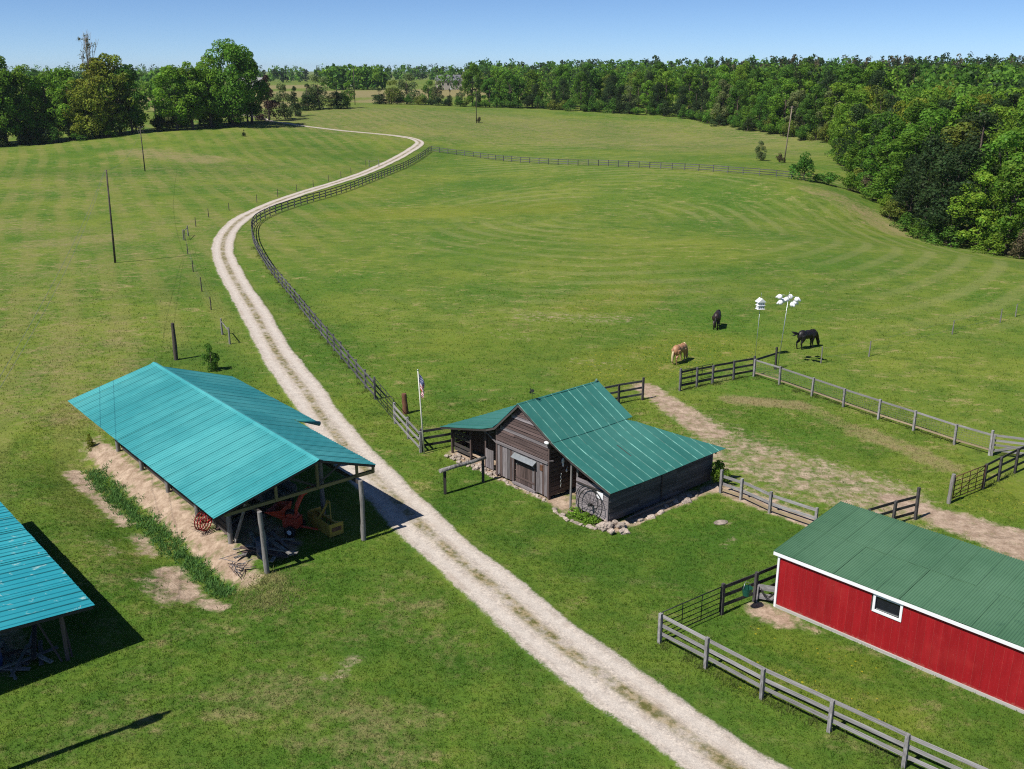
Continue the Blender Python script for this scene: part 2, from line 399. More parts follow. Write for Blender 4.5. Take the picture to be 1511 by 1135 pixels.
# mowing swaths: straight in the left field, curved in the pasture
sx = g.n("ShaderNodeSeparateXYZ", {0: pos})
wv = g.n("ShaderNodeTexWave", {"Scale": 0.075, "Distortion": 3.5, "Detail": 2.0, "Detail Scale": 0.3}, wave_type='BANDS', bands_direction='X')
g.t.links.new(g.mapping(pos, (1, 1, 0), (0, 0, math.radians(-24))), wv.inputs["Vector"])
leftf = g.math('MULTIPLY', g.ss(sx.outputs[0], -16.0, -30.0), g.ss(n_pat, 0.3, 0.55))
col = g.mix(g.math('MULTIPLY', g.math('MULTIPLY', g.ss(wv.outputs["Fac"], 0.35, 0.85), leftf), 0.40), col, (0.21, 0.20, 0.06))
wv2 = g.n("ShaderNodeTexWave", {"Scale": 0.085, "Distortion": 4.5, "Detail": 3.0, "Detail Scale": 0.2}, wave_type='RINGS', rings_direction='Z')
g.t.links.new(g.mapping(pos, (1, 0.8, 0), (0, 0, 0), (-12, -118, 0)), wv2.inputs["Vector"])
n_str = g.noise(pos, 0.028, 3.0)
rightf = g.math('MULTIPLY', g.ss(sx.outputs[0], -18.0, -4.0), g.math('MULTIPLY', g.ss(sx.outputs[1], 70.0, 95.0), g.ss(n_str, .40, .60)))
col = g.mix(g.math('MULTIPLY', g.math('MULTIPLY', g.ss(wv2.outputs["Fac"], 0.45, 0.95), rightf), 0.42), col, (0.23, 0.232, 0.085))
# lush, dry, bare earth
lush = g.math('MULTIPLY', sep.outputs[2], g.ss(n_mid, 0.2, 0.6))
col = g.mix(g.math('MULTIPLY', lush, 0.95), col, (0.040, 0.102, 0.012))
br = g.math('ADD', g.math('MULTIPLY', n_mid, 0.5), g.math('MULTIPLY', n_sm, 0.9))
br = g.math('ADD', br, g.math('MULTIPLY_ADD', n_fk, 1.2, -0.6))
dry = g.ss(g.math('ADD', sep.outputs[1], g.math('MULTIPLY_ADD', br, 1.1, -1.0)), 0.05, 0.75)
col = g.mix(g.math('MULTIPLY', dry, 0.8), col, (0.262, 0.208, 0.105))
n_gr = g.noise(pos, 4.2, 8.0, 0.85)
fcol = g.math('ADD', g.math('MULTIPLY_ADD', n_fine, 0.7, 0.15), g.math('MULTIPLY', n_gr, 1.0))
col = g.mix(1.0, col, g.n("ShaderNodeCombineXYZ", {0: fcol, 1: fcol, 2: fcol}).outputs[0], 'MULTIPLY')
vor = g.n("ShaderNodeTexVoronoi", {"Scale": 3.2, "Randomness": 1.0})
g.t.links.new(pos, vor.inputs["Vector"])
spot = g.math('MULTIPLY', g.math('LESS_THAN', vor.outputs["Distance"], 0.15), g.ss(g.math('ADD', fl.outputs["Fac"], g.math('MULTIPLY_ADD', n_mid, 1.4, -0.8)), 0.35, 0.9))
col = g.mix(g.math('MULTIPLY', spot, 0.55), col, (0.62, 0.47, 0.02))
col = g.mix(g.math('MULTIPLY', g.ss(fl.outputs["Fac"], 0.1, 1.0), g.math('MULTIPLY', n_mid, 0.35)), col, (0.25, 0.22, 0.02))
n_d = g.noise(pos, 1.4, 9.0, 0.78)
bd = g.math('ADD', g.math('MULTIPLY', n_sm, 0.75), g.math('MULTIPLY', n_d, 0.65))
dirt = g.ss(g.math('ADD', sep.outputs[0], g.math('MULTIPLY_ADD', bd, 1.5, -1.22)), 0.20, 0.78)
dcol = g.mix(g.ss(n_d, 0.35, 0.7), (0.25, 0.175, 0.122), (0.50, 0.385, 0.29))
dcol = g.mix(g.math('MULTIPLY', g.ss(n_fine, 0.5, 0.8), 0.35), dcol, (0.58, 0.48, 0.40))
dcol = g.mix(g.math('MULTIPLY', g.ss(n_fk, 0.56, 0.64), 0.65), dcol, (0.17, 0.125, 0.09))
col = g.mix(dirt, col, dcol)
g.t.links.new(col, go.inputs[0])
g.t.links.new(g.math('ADD', g.math('MULTIPLY', n_fine, 0.6), n_sm), go.inputs[1])

def grass_ground_mat():
    m, t, out = new_mat("pasture_ground")
    gn = t.n("ShaderNodeGroup"); gn.node_tree = grp
    principled(t, out, gn.outputs[0], 0.95, 0, gn.outputs[1], 0.7, 0.12, 0.1)
    return m
M_ground = grass_ground_mat()

def blade_mat():
    m, t, out = new_mat("grass_blades")
    gn = t.n("ShaderNodeGroup"); gn.node_tree = grp
    a = t.n("ShaderNodeAttribute", attribute_name="shade")
    f = t.math('MULTIPLY_ADD', a.outputs["Fac"], 1.0, 0.95)
    c = t.mix(1.0, gn.outputs[0], t.n("ShaderNodeCombineXYZ", {0: f, 1: f, 2: f}).outputs[0], 'MULTIPLY')
    d = t.n("ShaderNodeBsdfDiffuse", {"Color": c}); tr = t.n("ShaderNodeBsdfTranslucent", {"Color": c})
    mx = t.n("ShaderNodeMixShader", {0: 0.35, 1: d.outputs[0], 2: tr.outputs[0]})
    t.t.links.new(mx.outputs[0], out.inputs[0])
    return m
M_blade = blade_mat()

# ------------------------------------------------------------------ terrain object
nx, ny = len(GX), len(GY)
verts = np.stack([_gx.ravel(), _gy.ravel(), GZ.ravel()], 1)
ii = np.arange(nx - 1); jj = np.arange(ny - 1)
I, J = np.meshgrid(ii, jj); b0 = (J * nx + I).ravel()
faces = np.stack([b0, b0 + 1, b0 + nx + 1, b0 + nx], 1)
me = np_mesh("terrain", verts, faces, [M_ground], smooth=True)
vx, vy = verts[:, 0], verts[:, 1]
msk = np.zeros((len(verts), 4), dtype=np.float32); msk[:, 3] = 1
msk[:, 0] = caps(DIRT, vx, vy); msk[:, 1] = caps(DRY, vx, vy); msk[:, 2] = caps(LUSH, vx, vy)
msk[:, 1] = np.maximum(msk[:, 1], 0.30 * smooth(vy, 265, 300) * (vx > -60))
a_ = me.attributes.new("mask", 'FLOAT_COLOR', 'POINT'); a_.data.foreach_set("color", msk.ravel())
a_ = me.attributes.new("flower", 'FLOAT', 'POINT'); a_.data.foreach_set("value", caps(FLOW, vx, vy).astype(np.float32))
tag(meshobj("terrain", me), "rolling green pasture ground with mown grass and bare patches", kind="structure")

# ------------------------------------------------------------------ gravel track
ROAD = [(18, 12), (10.5, 21.5), (6.9, 25.5), (5.2, 27.8), (3.35, 30.25), (1.25, 33.25), (-1.0, 37.0), (-3.75, 41.4), (-7.1, 47.7), (-8.9, 51.1), (-12.0, 57.9), (-14.1, 63.0), (-18.05, 72), (-23.6, 86.4), (-30.3, 103.4), (-35.3, 117.5), (-38.6, 131), (-40.2, 143.5), (-40.4, 153), (-39.8, 163), (-37.4, 181.2), (-34.4, 198), (-31.9, 214.8), (-29.4, 233.7), (-27.2, 254.7), (-25.6, 269), (-25.6, 275.5), (-28, 281), (-32.5, 285.2), (-40, 288.8), (-53, 294.5), (-62.4, 297.5), (-69.5, 302.2), (-74.5, 308), (-82, 326), (-92, 345), (-110, 385)]
def catmull(P, step):
    P = [np.array(p, float) for p in P]; out = []
    for i in range(len(P) - 1):
        p0, p1, p2, p3 = P[max(i - 1, 0)], P[i], P[i + 1], P[min(i + 2, len(P) - 1)]
        n = max(2, int(np.linalg.norm(p2 - p1) / step))
        for k in range(n):
            t = k / n
            out.append(0.5 * (2 * p1 + (p2 - p0) * t + (2 * p0 - 5 * p1 + 4 * p2 - p3) * t * t + (3 * p1 - p0 - 3 * p2 + p3) * t ** 3))
    out.append(P[-1]); return np.array(out)
RC = catmull(ROAD, 0.5)
RD = np.gradient(RC, axis=0); RD /= np.linalg.norm(RD, axis=1)[:, None]
RN = np.stack([-RD[:, 1], RD[:, 0]], 1)
RS = np.r_[0, np.cumsum(np.linalg.norm(np.diff(RC, axis=0), axis=1))]
def road_dist(x, y):
    x = np.asarray(x); y = np.asarray(y); out = np.full(x.shape, 99.0)
    near = RC[RC[:, 1] < 130][::2]
    for p in near: out = np.minimum(out, np.hypot(x - p[0], y - p[1]))
    return out
def road_mat():
    m, t, out = new_mat("gravel_track")
    gn = t.n("ShaderNodeGroup"); gn.node_tree = grp
    uv = t.n("ShaderNodeAttribute", attribute_name="across")
    u = t.math('ABSOLUTE', uv.outputs["Fac"])
    p = t.n("ShaderNodeNewGeometry").outputs["Position"]
    nb = t.noise(p, 0.5, 4.0, 0.6); ns = t.noise(p, 2.2, 5.0, 0.7); nf = t.noise(p, 13.0, 3.0, 0.7); nff = t.noise(p, 40.0, 2.0, 0.6)
    vo = t.n("ShaderNodeTexVoronoi", {"Scale": 17.0}); t.t.links.new(p, vo.inputs["Vector"])
    gr = t.mix(t.ss(ns, 0.3, 0.7), (0.375, 0.335, 0.295), (0.53, 0.485, 0.435))
    vr = t.n("ShaderNodeSeparateColor", {0: vo.outputs["Color"]})
    gr = t.mix(0.45, gr, t.mix(vr.outputs[0], (0.30, 0.28, 0.26), (0.78, 0.72, 0.65)), 'OVERLAY')
    gr = t.mix(t.math('MULTIPLY', t.ss(nf, 0.58, 0.78), 0.5), gr, (0.24, 0.21, 0.17))
    gr = t.mix(t.math('MULTIPLY', t.ss(nb, 0.5, 0.75), 0.45), gr, (0.40, 0.315, 0.24))
    rut = t.math('MULTIPLY', t.ss(t.math('ABSOLUTE', t.math('SUBTRACT', u, 0.52)), 0.22, 0.05), 0.45)
    gr = t.mix(rut, gr, (0.56, 0.51, 0.455))
    gr = t.mix(t.math('MULTIPLY', t.ss(u, 0.68, 0.9), 0.35), gr, (0.33, 0.29, 0.245))
    mid = t.math('MULTIPLY', t.math('SUBTRACT', 1.0, t.ss(u, 0.08, 0.30)), t.ss(t.math('ADD', t.math('MULTIPLY', ns, 0.8), t.math('MULTIPLY', nb, 0.7)), 0.56, 0.86))
    midc = t.mix(t.ss(t.noise(p, 3.0, 8.0, 0.75), 0.42, 0.6), (0.105, 0.105, 0.03), (0.32, 0.255, 0.15))
    c = t.mix(mid, gr, midc)
    edge = t.ss(t.math('ADD', u, t.math('MULTIPLY_ADD', t.math('ADD', t.math('MULTIPLY', t.noise(p, 0.9, 10.0, 0.80), 0.9), t.math('MULTIPLY', nf, 0.35)), 0.55, -0.345)), 0.80, 0.94)
    c = t.mix(edge, c, gn.outputs[0])
    h = t.math('ADD', t.math('MULTIPLY', nf, 0.7), t.math('MULTIPLY', nff, 0.6))
    principled(t, out, c, 0.95, 0, h, 0.6, 0.05, 0.12)
    return m
M_road = road_mat()
US = np.array([-1, -0.86, -0.7, -0.45, -0.2, 0, 0.2, 0.45, 0.7, 0.86, 1])
HW = 1.47
wob = 1 + 0.03 * np.sin(RS * 0.31) + 0.03 * np.sin(RS * 0.83 + 1)
wid = HW * wob * (1 - 0.25 * smooth(RC[:, 1], 282, 292))
rv_ = []; ru_ = []
for k, u in enumerate(US):
    p = RC + RN * (u * wid)[:, None]
    prof = 0.035 * (np.abs(u) < 0.9) - 0.03 * np.exp(-((abs(u) - 0.5) / 0.2) ** 2) + 0.025
    if abs(u) == 1: prof = 0.012
    zz = ground(p[:, 0], p[:, 1]) + prof + 0.02 * smooth(p[:, 1], 120, 200)
    rv_.append(np.c_[p, zz]); ru_.append(np.full(len(p), u))
rv_ = np.stack(rv_, 1); nu = len(US); nr = len(RC)
b0 = (np.arange(nr - 1)[:, None] * nu + np.arange(nu - 1)[None]).ravel()
me = np_mesh("gravel_track", rv_.reshape(-1, 3), np.stack([b0, b0 + nu, b0 + nu + 1, b0 + 1], 1)[:, ::-1], [M_road], smooth=True)
a_ = me.attributes.new("across", 'FLOAT', 'POINT'); a_.data.foreach_set("value", np.stack(ru_, 1).ravel().astype(np.float32))
mr_ = np.zeros((nr * nu, 4), np.float32); q_ = rv_.reshape(-1, 3); mr_[:, 1] = caps(DRY, q_[:, 0], q_[:, 1]); mr_[:, 2] = caps(LUSH, q_[:, 0], q_[:, 1])
a_ = me.attributes.new("mask", 'FLOAT_COLOR', 'POINT'); a_.data.foreach_set("color", mr_.ravel())
tag(meshobj("gravel_track", me), "pale two-rut gravel track curving through the pasture", kind="structure")

# ------------------------------------------------------------------ grass blades (nobody could count them)
def in_rect(F, x, y, u0, u1, v0, v1):
    u, v = to_uv(F, x, y); return (u > u0) & (u < u1) & (v > v0) & (v < v1)
def blades(name, label, px, py, hmin, hmax, width, per, seed, mat=None, spread=0.05, lean=0.6, cat="grass"):
    r = np.random.default_rng(seed); n = len(px) * per
    bx = np.repeat(px, per) + r.normal(0, spread, n); by = np.repeat(py, per) + r.normal(0, spread, n)
    bz = ground(bx, by) - 0.01
    h = r.uniform(hmin, hmax, n) * np.repeat(r.uniform(0.6, 1.25, len(px)), per); th = r.uniform(0, 2 * np.pi, n); ln = h * lean * r.uniform(0.2, 1, n); la = r.uniform(0, 2 * np.pi, n)
    w = width * r.uniform(0.6, 1.3, n)
    v = np.empty((n, 3, 3), dtype=np.float32)
    v[:, 0] = np.c_[bx - np.cos(th) * w, by - np.sin(th) * w, bz]
    v[:, 1] = np.c_[bx + np.cos(th) * w, by + np.sin(th) * w, bz]
    v[:, 2] = np.c_[bx + np.cos(la) * ln, by + np.sin(la) * ln, bz + h]
    me = np_mesh(name, v.reshape(-1, 3), np.arange(n * 3).reshape(-1, 3), [mat or M_blade])
    a = me.attributes.new("shade", 'FLOAT', 'FACE'); a.data.foreach_set("value", r.uniform(0, 1, n).astype(np.float32))
    a = me.attributes.new("mask", 'FLOAT_COLOR', 'POINT'); mk = np.zeros((n * 3, 4), np.float32)
    mk[:, 1] = np.repeat(caps(DRY, bx, by), 3); mk[:, 2] = np.repeat(caps(LUSH, bx, by), 3); a.data.foreach_set("color", mk.ravel())
    return tag(meshobj(name, me), label, cat, kind="stuff")
def scatter(n, x0, x1, y0, y1, seed):
    r = np.random.default_rng(seed); return r.uniform(x0, x1, n), r.uniform(y0, y1, n), r
def lawn_filter(x, y, r):
    k = road_dist(x, y) > 1.45 + r.uniform(-0.15, 0.35, len(x))
    k &= caps(DIRT, x, y) < r.uniform(0.12, 0.75, len(x))
    for F, rc in ((BARN, (-.1, 8, -8.3, 4.2)), (RED, (-.1, 16, -5.3, .08)), (SHED, (.3, 19, 2, 8)), (LOWS, (.2, 12, -9, -.3))):
        k &= ~in_rect(F, x, y, *rc)
    fr = np.abs(x) < 0.56 * y * 1.04 + 4
    return k & fr
if True:
    X_, Y_, r_ = scatter(210000, -30, 26, 22, 62, 5)
    keep = lawn_filter(X_, Y_, r_) & (r_.uniform(0, 1, len(X_)) < np.clip(1.55 - Y_ / 55, 0.35, 1))
    blades("grass", "short green lawn grass around the barns", X_[keep], Y_[keep], 0.05, 0.115, 0.013, 4, 6)
    X_, Y_, r_ = scatter(95000, -72, 72, 55, 120, 8)
    keep = lawn_filter(X_, Y_, r_) & (r_.uniform(0, 1, len(X_)) < 1 - smooth(Y_, 60, 118))
    blades("pasture_grass", "grazed pasture grass beyond the barns", X_[keep], Y_[keep], 0.07, 0.16, 0.024, 3, 9, spread=0.12)

# ------------------------------------------------------------------ materials of the buildings
M_oldwood = wood_mat("weathered_grey_boards", (0.29, 0.26, 0.268), (0.05, 0.04, 0.042), (2.2, 10, 16))
M_oldwood2 = wood_mat("brown_old_boards", (0.17, 0.120, 0.110), (0.03, 0.021, 0.021), (2.2, 10, 16))
M_darkboard = wood_mat("dark_tarred_boards", (0.085, 0.074, 0.068), (0.03, 0.026, 0.025), (2.2, 9, 14), rnd=.3)
M_shadewall = wood_mat("shade_toned_weathered_boards", (0.15, 0.135, 0.135), (0.045, 0.04, 0.042), (2.2, 10, 16))  # weathered boards, colour darkened to stand in for the side wall's shade
M_log = wood_mat("grey_log_post", (0.33, 0.315, 0.30), (0.075, 0.068, 0.062), (12, 12, 2.0), rnd=.15)
M_treated = wood_mat("treated_lumber", (0.23, 0.19, 0.085), (0.13, 0.10, 0.045), (3, 9, 12), rnd=.15)
M_greyfence = wood_mat("silver_grey_fence_boards", (0.36, 0.345, 0.345), (0.15, 0.14, 0.14), (3, 2, 7), rnd=.18)
M_blackfence = wood_mat("black_stained_fence_boards", (0.085, 0.08, 0.08), (0.028, 0.026, 0.026), (3, 2, 7), rnd=.3)
M_darkgreyfence = wood_mat("faded_black_fence_boards", (0.155, 0.15, 0.158), (0.045, 0.044, 0.047), (3, 2, 7), rnd=.35)
M_tanboard = wood_mat("tan_board", (0.42, 0.335, 0.22), (0.27, 0.20, 0.125), (3, 2, 7), rnd=.15)
M_pole = bark_mat("utility_pole_wood", (0.12, 0.10, 0.085), (0.05, 0.042, 0.037))
M_palepole = bark_mat("pale_pole_wood", (0.33, 0.27, 0.21), (0.17, 0.13, 0.10))
M_stone = simple_mat("field_stone", (0.35, 0.29, 0.245), .45, 4.0, .9, stain=(0.26, .21, .18), stain_amt=.6)
M_white = simple_mat("white_paint", (0.78, 0.78, 0.80), .06, 3, .5, stain=(.55, .52, .5), stain_amt=.25)
M_black = simple_mat("black_steel", (0.018, 0.02, 0.02), .3, 5, .45)
M_glass = simple_mat("dark_window_opening", (0.012, 0.013, 0.022), .2, 2, .12, spec=.6)
M_concrete = simple_mat("concrete_footing", (0.42, 0.40, 0.375), .2, 3, .9, stain=(.28, .22, .18), stain_amt=.6)
M_galv = simple_mat("galvanised_metal", (0.42, 0.45, 0.46), .12, 4, .38, metal=.7)
M_orange = simple_mat("orange_red_paint", (0.44, 0.055, 0.028), .25, 4, .5)
M_yellow = simple_mat("yellow_paint", (0.38, 0.255, 0.045), .2, 4, .6, stain=(.2, .12, .05), stain_amt=.5)
M_redimp = simple_mat("red_implement_paint", (0.34, 0.02, 0.022), .35, 5, .6)
M_rubber = simple_mat("black_rubber", (0.02, 0.02, 0.02), .2, 6, .8)
M_rust = simple_mat("rusty_steel", (0.13, 0.06, 0.035), .35, 6, .8)
M_wire = simple_mat("wire", (0.20, 0.205, 0.20), .1, 3, .45, metal=.4)
M_darkwire = simple_mat("dark_cable", (0.16, 0.165, 0.17), .1, 3, .6)

def roof_paint(name, col, faded, rough=0.42, spots=None, spots_amt=.0, spot_scale=1.3, rnd=.14):
    m, t, out = new_mat(name)
    tc = t.n("ShaderNodeTexCoord"); geo_ = t.n("ShaderNodeNewGeometry"); oi = t.n("ShaderNodeObjectInfo")
    p = geo_.outputs["Position"]
    nb = t.noise(p, 0.22, 4.0, 0.6); ns = t.noise(p, 2.0, 6.0, 0.7)
    c = t.mix(t.ss(nb, 0.35, 0.68), col, faded)
    c = t.mix(t.math('MULTIPLY', t.ss(ns, 0.5, 0.8), 0.25), c, [x * 1.25 for x in faded])
    stx = t.noise(t.mapping(tc.outputs["Object"], (14, 0.6, 3)), 1.0, 3.0)
    c = t.mix(t.math('MULTIPLY', t.ss(stx, 0.5, 0.75), 0.22), c, [x * 0.65 for x in col])
    rr = t.math('MULTIPLY_ADD', oi.outputs["Random"], rnd, 1 - rnd / 2)
    c = t.mix(1.0, c, t.n("ShaderNodeCombineXYZ", {0: rr, 1: rr, 2: rr}).outputs[0], 'MULTIPLY')
    if spots:
        vz = t.noise(p, spot_scale, 4.0, 0.65, 0.6)
        c = t.mix(t.math('MULTIPLY', t.ss(vz, 0.60, 0.70), spots_amt), c, spots)
    principled(t, out, c, rough, 0.0, ns, 0.05, 0.01, 0.5)
    return m
M_teal = roof_paint("teal_metal_roof", (0.036, 0.26, 0.275), (0.075, 0.355, 0.36))
M_tealseam = simple_mat("teal_roof_seam", (0.030, 0.20, 0.21), .15, 2, .5)
M_teal2 = roof_paint("teal_metal_roof_spotted", (0.020, 0.27, 0.33), (0.035, 0.33, 0.385), spots=(.38, .52, .48), spots_amt=.8, spot_scale=2.2)
M_teal2seam = simple_mat("teal_roof_seam_dark", (0.014, 0.16, 0.19), .15, 2, .5)
M_barngreen = roof_paint("barn_green_metal_roof", (0.022, 0.135, 0.112), (0.044, 0.180, 0.150), .55, spots=(.075, .235, .20), spots_amt=.4, spot_scale=.9)
M_barnseam = simple_mat("worn_pale_seam", (0.15, 0.31, 0.27), .5, 2.2, .5, stain=(.03, .16, .13), stain_amt=.9)
M_corr = roof_paint("corrugated_green_roof", (0.056, 0.140, 0.074), (0.086, 0.185, 0.105), .6, spots=(.030, .085, .052), spots_amt=.45, spot_scale=2.4, rnd=.05)
def red_siding():
    m, t, out = new_mat("barn_red_siding")
    tc = t.n("ShaderNodeTexCoord"); oi = t.n("ShaderNodeObjectInfo"); p = t.n("ShaderNodeNewGeometry").outputs["Position"]
    sz = t.n("ShaderNodeSeparateXYZ", {0: p})
    n1 = t.noise(t.mapping(p, (6, 6, .7)), 1.0, 6.0, .65); n2 = t.noise(p, .8, 4.0); n3 = t.noise(p, 7.0, 5.0, .7)
    c = t.mix(t.ss(n1, .35, .7), (.255, .005, .009), (.315, .008, .013))
    c = t.mix(t.math('MULTIPLY', t.ss(n2, .5, .75), .35), c, (.38, .030, .028))
    rr = t.math('MULTIPLY_ADD', oi.outputs["Random"], .16, .92)
    c = t.mix(1.0, c, t.n("ShaderNodeCombineXYZ", {0: rr, 1: rr, 2: rr}).outputs[0], 'MULTIPLY')
    mud = t.ss(t.math('ADD', t.math('MULTIPLY', sz.outputs[2], -2.6), t.math('MULTIPLY', n3, 1.5)), .15, .6)
    c = t.mix(t.math('MULTIPLY', mud, .45), c, (.30, .17, .12))
    c = t.mix(t.math('MULTIPLY', t.ss(t.noise(p, 13.0, 3.0, .7), .68, .76), .5), c, (.5, .16, .14))
    principled(t, out, c, .6, 0, n1, .12, .01, .3)
    return m
M_red = red_siding()
M_rededge = simple_mat("faded_red_edge", (0.50, 0.060, 0.055), .2, 2, .6)

def ribbed_panel(name, length, width, ribs, rh, rw, mats, n_along=1, swoop=None, thick=0.008):
    """sheet in local x (0..width) and y (0..length, down slope), raised ribs in material slot 1, closed edges"""
    xs = [0.0]; zs = [0.0]; mi = []
    for k in range(ribs):
        c = width * (k + 0.5) / ribs
        q_ = 1 if k == 0 else 0
        for dx, z, m_ in ((-rw, 0, 0), (-rw * .45, rh, q_), (rw * .45, rh, q_), (rw, 0, q_)):
            xs.append(c + dx); zs.append(z); mi.append(m_)
    xs.append(width); zs.append(0.0); mi.append(0)
    n = len(xs); vs = []; fs = []; ms = []
    for j in range(n_along + 1):
        y = length * j / n_along
        for x, z in zip(xs, zs): vs.append((x, y, z + (swoop(y) if swoop else 0)))
    for j in range(n_along):
        for i in range(n - 1):
            a = j * n + i; fs.append((a, a + 1, a + n + 1, a + n)); ms.append(mi[i])
    # underside / edge lips
    b = len(vs)
    for j in range(n_along + 1):
        y = length * j / n_along
        z = (swoop(y) if swoop else 0) - thick
        vs += [(0, y, z), (width, y, z)]
    for j in range(n_along):
        fs.append((b + 2 * j, b + 2 * j + 2, b + 2 * j + 3, b + 2 * j + 1)); ms.append(0)
    fs.append(tuple([b, b + 1] + list(range(n - 1, -1, -1)))); ms.append(0)
    e = n_along * n; fs.append(tuple(list(range(e, e + n)) + [b + 2 * n_along + 1, b + 2 * n_along])); ms.append(0)
    me = bpy.data.meshes.new(name); me.from_pydata(vs, [], fs)
    for m_ in mats: me.materials.append(m_)
    me.polygons.foreach_set("material_index", np.array(ms, dtype=np.int32)); me.update()
    return me
def slope_rot(v0, z0, v1, z1, sgn):
    """rotation for a panel whose local y runs down the slope; sgn=+1: downslope towards +v (local -y of the building)"""
    return math.atan2(z1 - z0, abs(v1 - v0))
def building(name, F, label, cat):
    o = empty(name, (F[0][0], F[0][1], 0.0), math.atan2(F[1][1], F[1][0]))
    return tag(o, label, cat)
def P(u, v, z): return (u, -v, z)
def lay_panels(roof, mesh, u0, width, n, vr, zr, ve, ze, jit=0.004, up=0.0):
    """lay n sheets side by side from the ridge (vr, zr) down to the eave (ve, ze)"""
    ang = math.atan2(ze - zr, abs(ve - vr))
    for k in range(n):
        o = meshobj("roof_panel", mesh, roof)
        if ve > vr:      # runs towards +v, i.e. local -y: turn by 180 deg about z
            o.location = (u0 + (k + 1) * width, -vr, zr + up + (k % 2) * 0.006 + random.uniform(0, jit)); o.rotation_euler = (ang, 0, math.pi)
        else:
            o.location = (u0 + k * width, -vr, zr + up + (k % 2) * 0.006 + random.uniform(0, jit)); o.rotation_euler = (ang, 0, 0)
        o.rotation_euler.x += random.uniform(-.002, .002)

UNIT = {}
def unit_box(mat):
    if mat.name not in UNIT:
        mb = MB(); mb.box((0, 0, 0), (1, 1, 1)); UNIT[mat.name] = mb.mesh("board_" + mat.name, mat)
    return UNIT[mat.name]
def board(name, p0, p1, th, hgt, mat, parent, up=(0, 0, 1), roll=0.0):
    """a plank from p0 to p1 (parent space): th across, hgt in the up direction"""
    p0 = Vector(p0); p1 = Vector(p1); d = p1 - p0; L = d.length; d.normalize()
    up = Vector(up)
    if abs(d.dot(up)) > 0.98: up = Vector((1, 0, 0))
    y = up.cross(d).normalized(); z = d.cross(y).normalized()
    M = Matrix((d, y, z)).transposed()
    if roll: M = M @ Matrix.Rotation(roll, 3, 'X')
    o = meshobj(name, unit_box(mat), parent, (p0 + p1) / 2)
    o.rotation_euler = M.to_euler(); o.scale = (L, th, hgt)
    return o
_logs = []
def log_mesh(k=0):
    while len(_logs) <= k:
        mb = MB(); vs = []; fs = []; n = 9
        ox = oy = 0
        for i in range(9):
            z = i / 8; ox += random.uniform(-.10, .10); oy += random.uniform(-.10, .10); r = (1.0 - .22 * z) * random.uniform(.9, 1.1)
            for k in range(n):
                a = 2 * math.pi * k / n; q = r * random.uniform(.93, 1.07); vs.append((ox + q * math.cos(a), oy + q * math.sin(a), z))
        for i in range(8):
            for k in range(n): fs.append((i * n + k, i * n + (k + 1) % n, (i + 1) * n + (k + 1) % n, (i + 1) * n + k))
        mb.add(vs, fs, True); mb.add(vs[-n:], [tuple(range(n))])
        _logs.append(mb.mesh("log", M_log))
    return _logs[k]
def log_post(name, base, h, r, parent, k=0, mat=None, lean=(0, 0)):
    me = log_mesh(k)
    o = meshobj(name, me, parent, base); o.scale = (r, r, h); o.rotation_euler = (lean[0], lean[1], random.uniform(0, 6))
    if mat:
        o.material_slots[0].link = 'OBJECT'; o.material_slots[0].material = mat
    return o

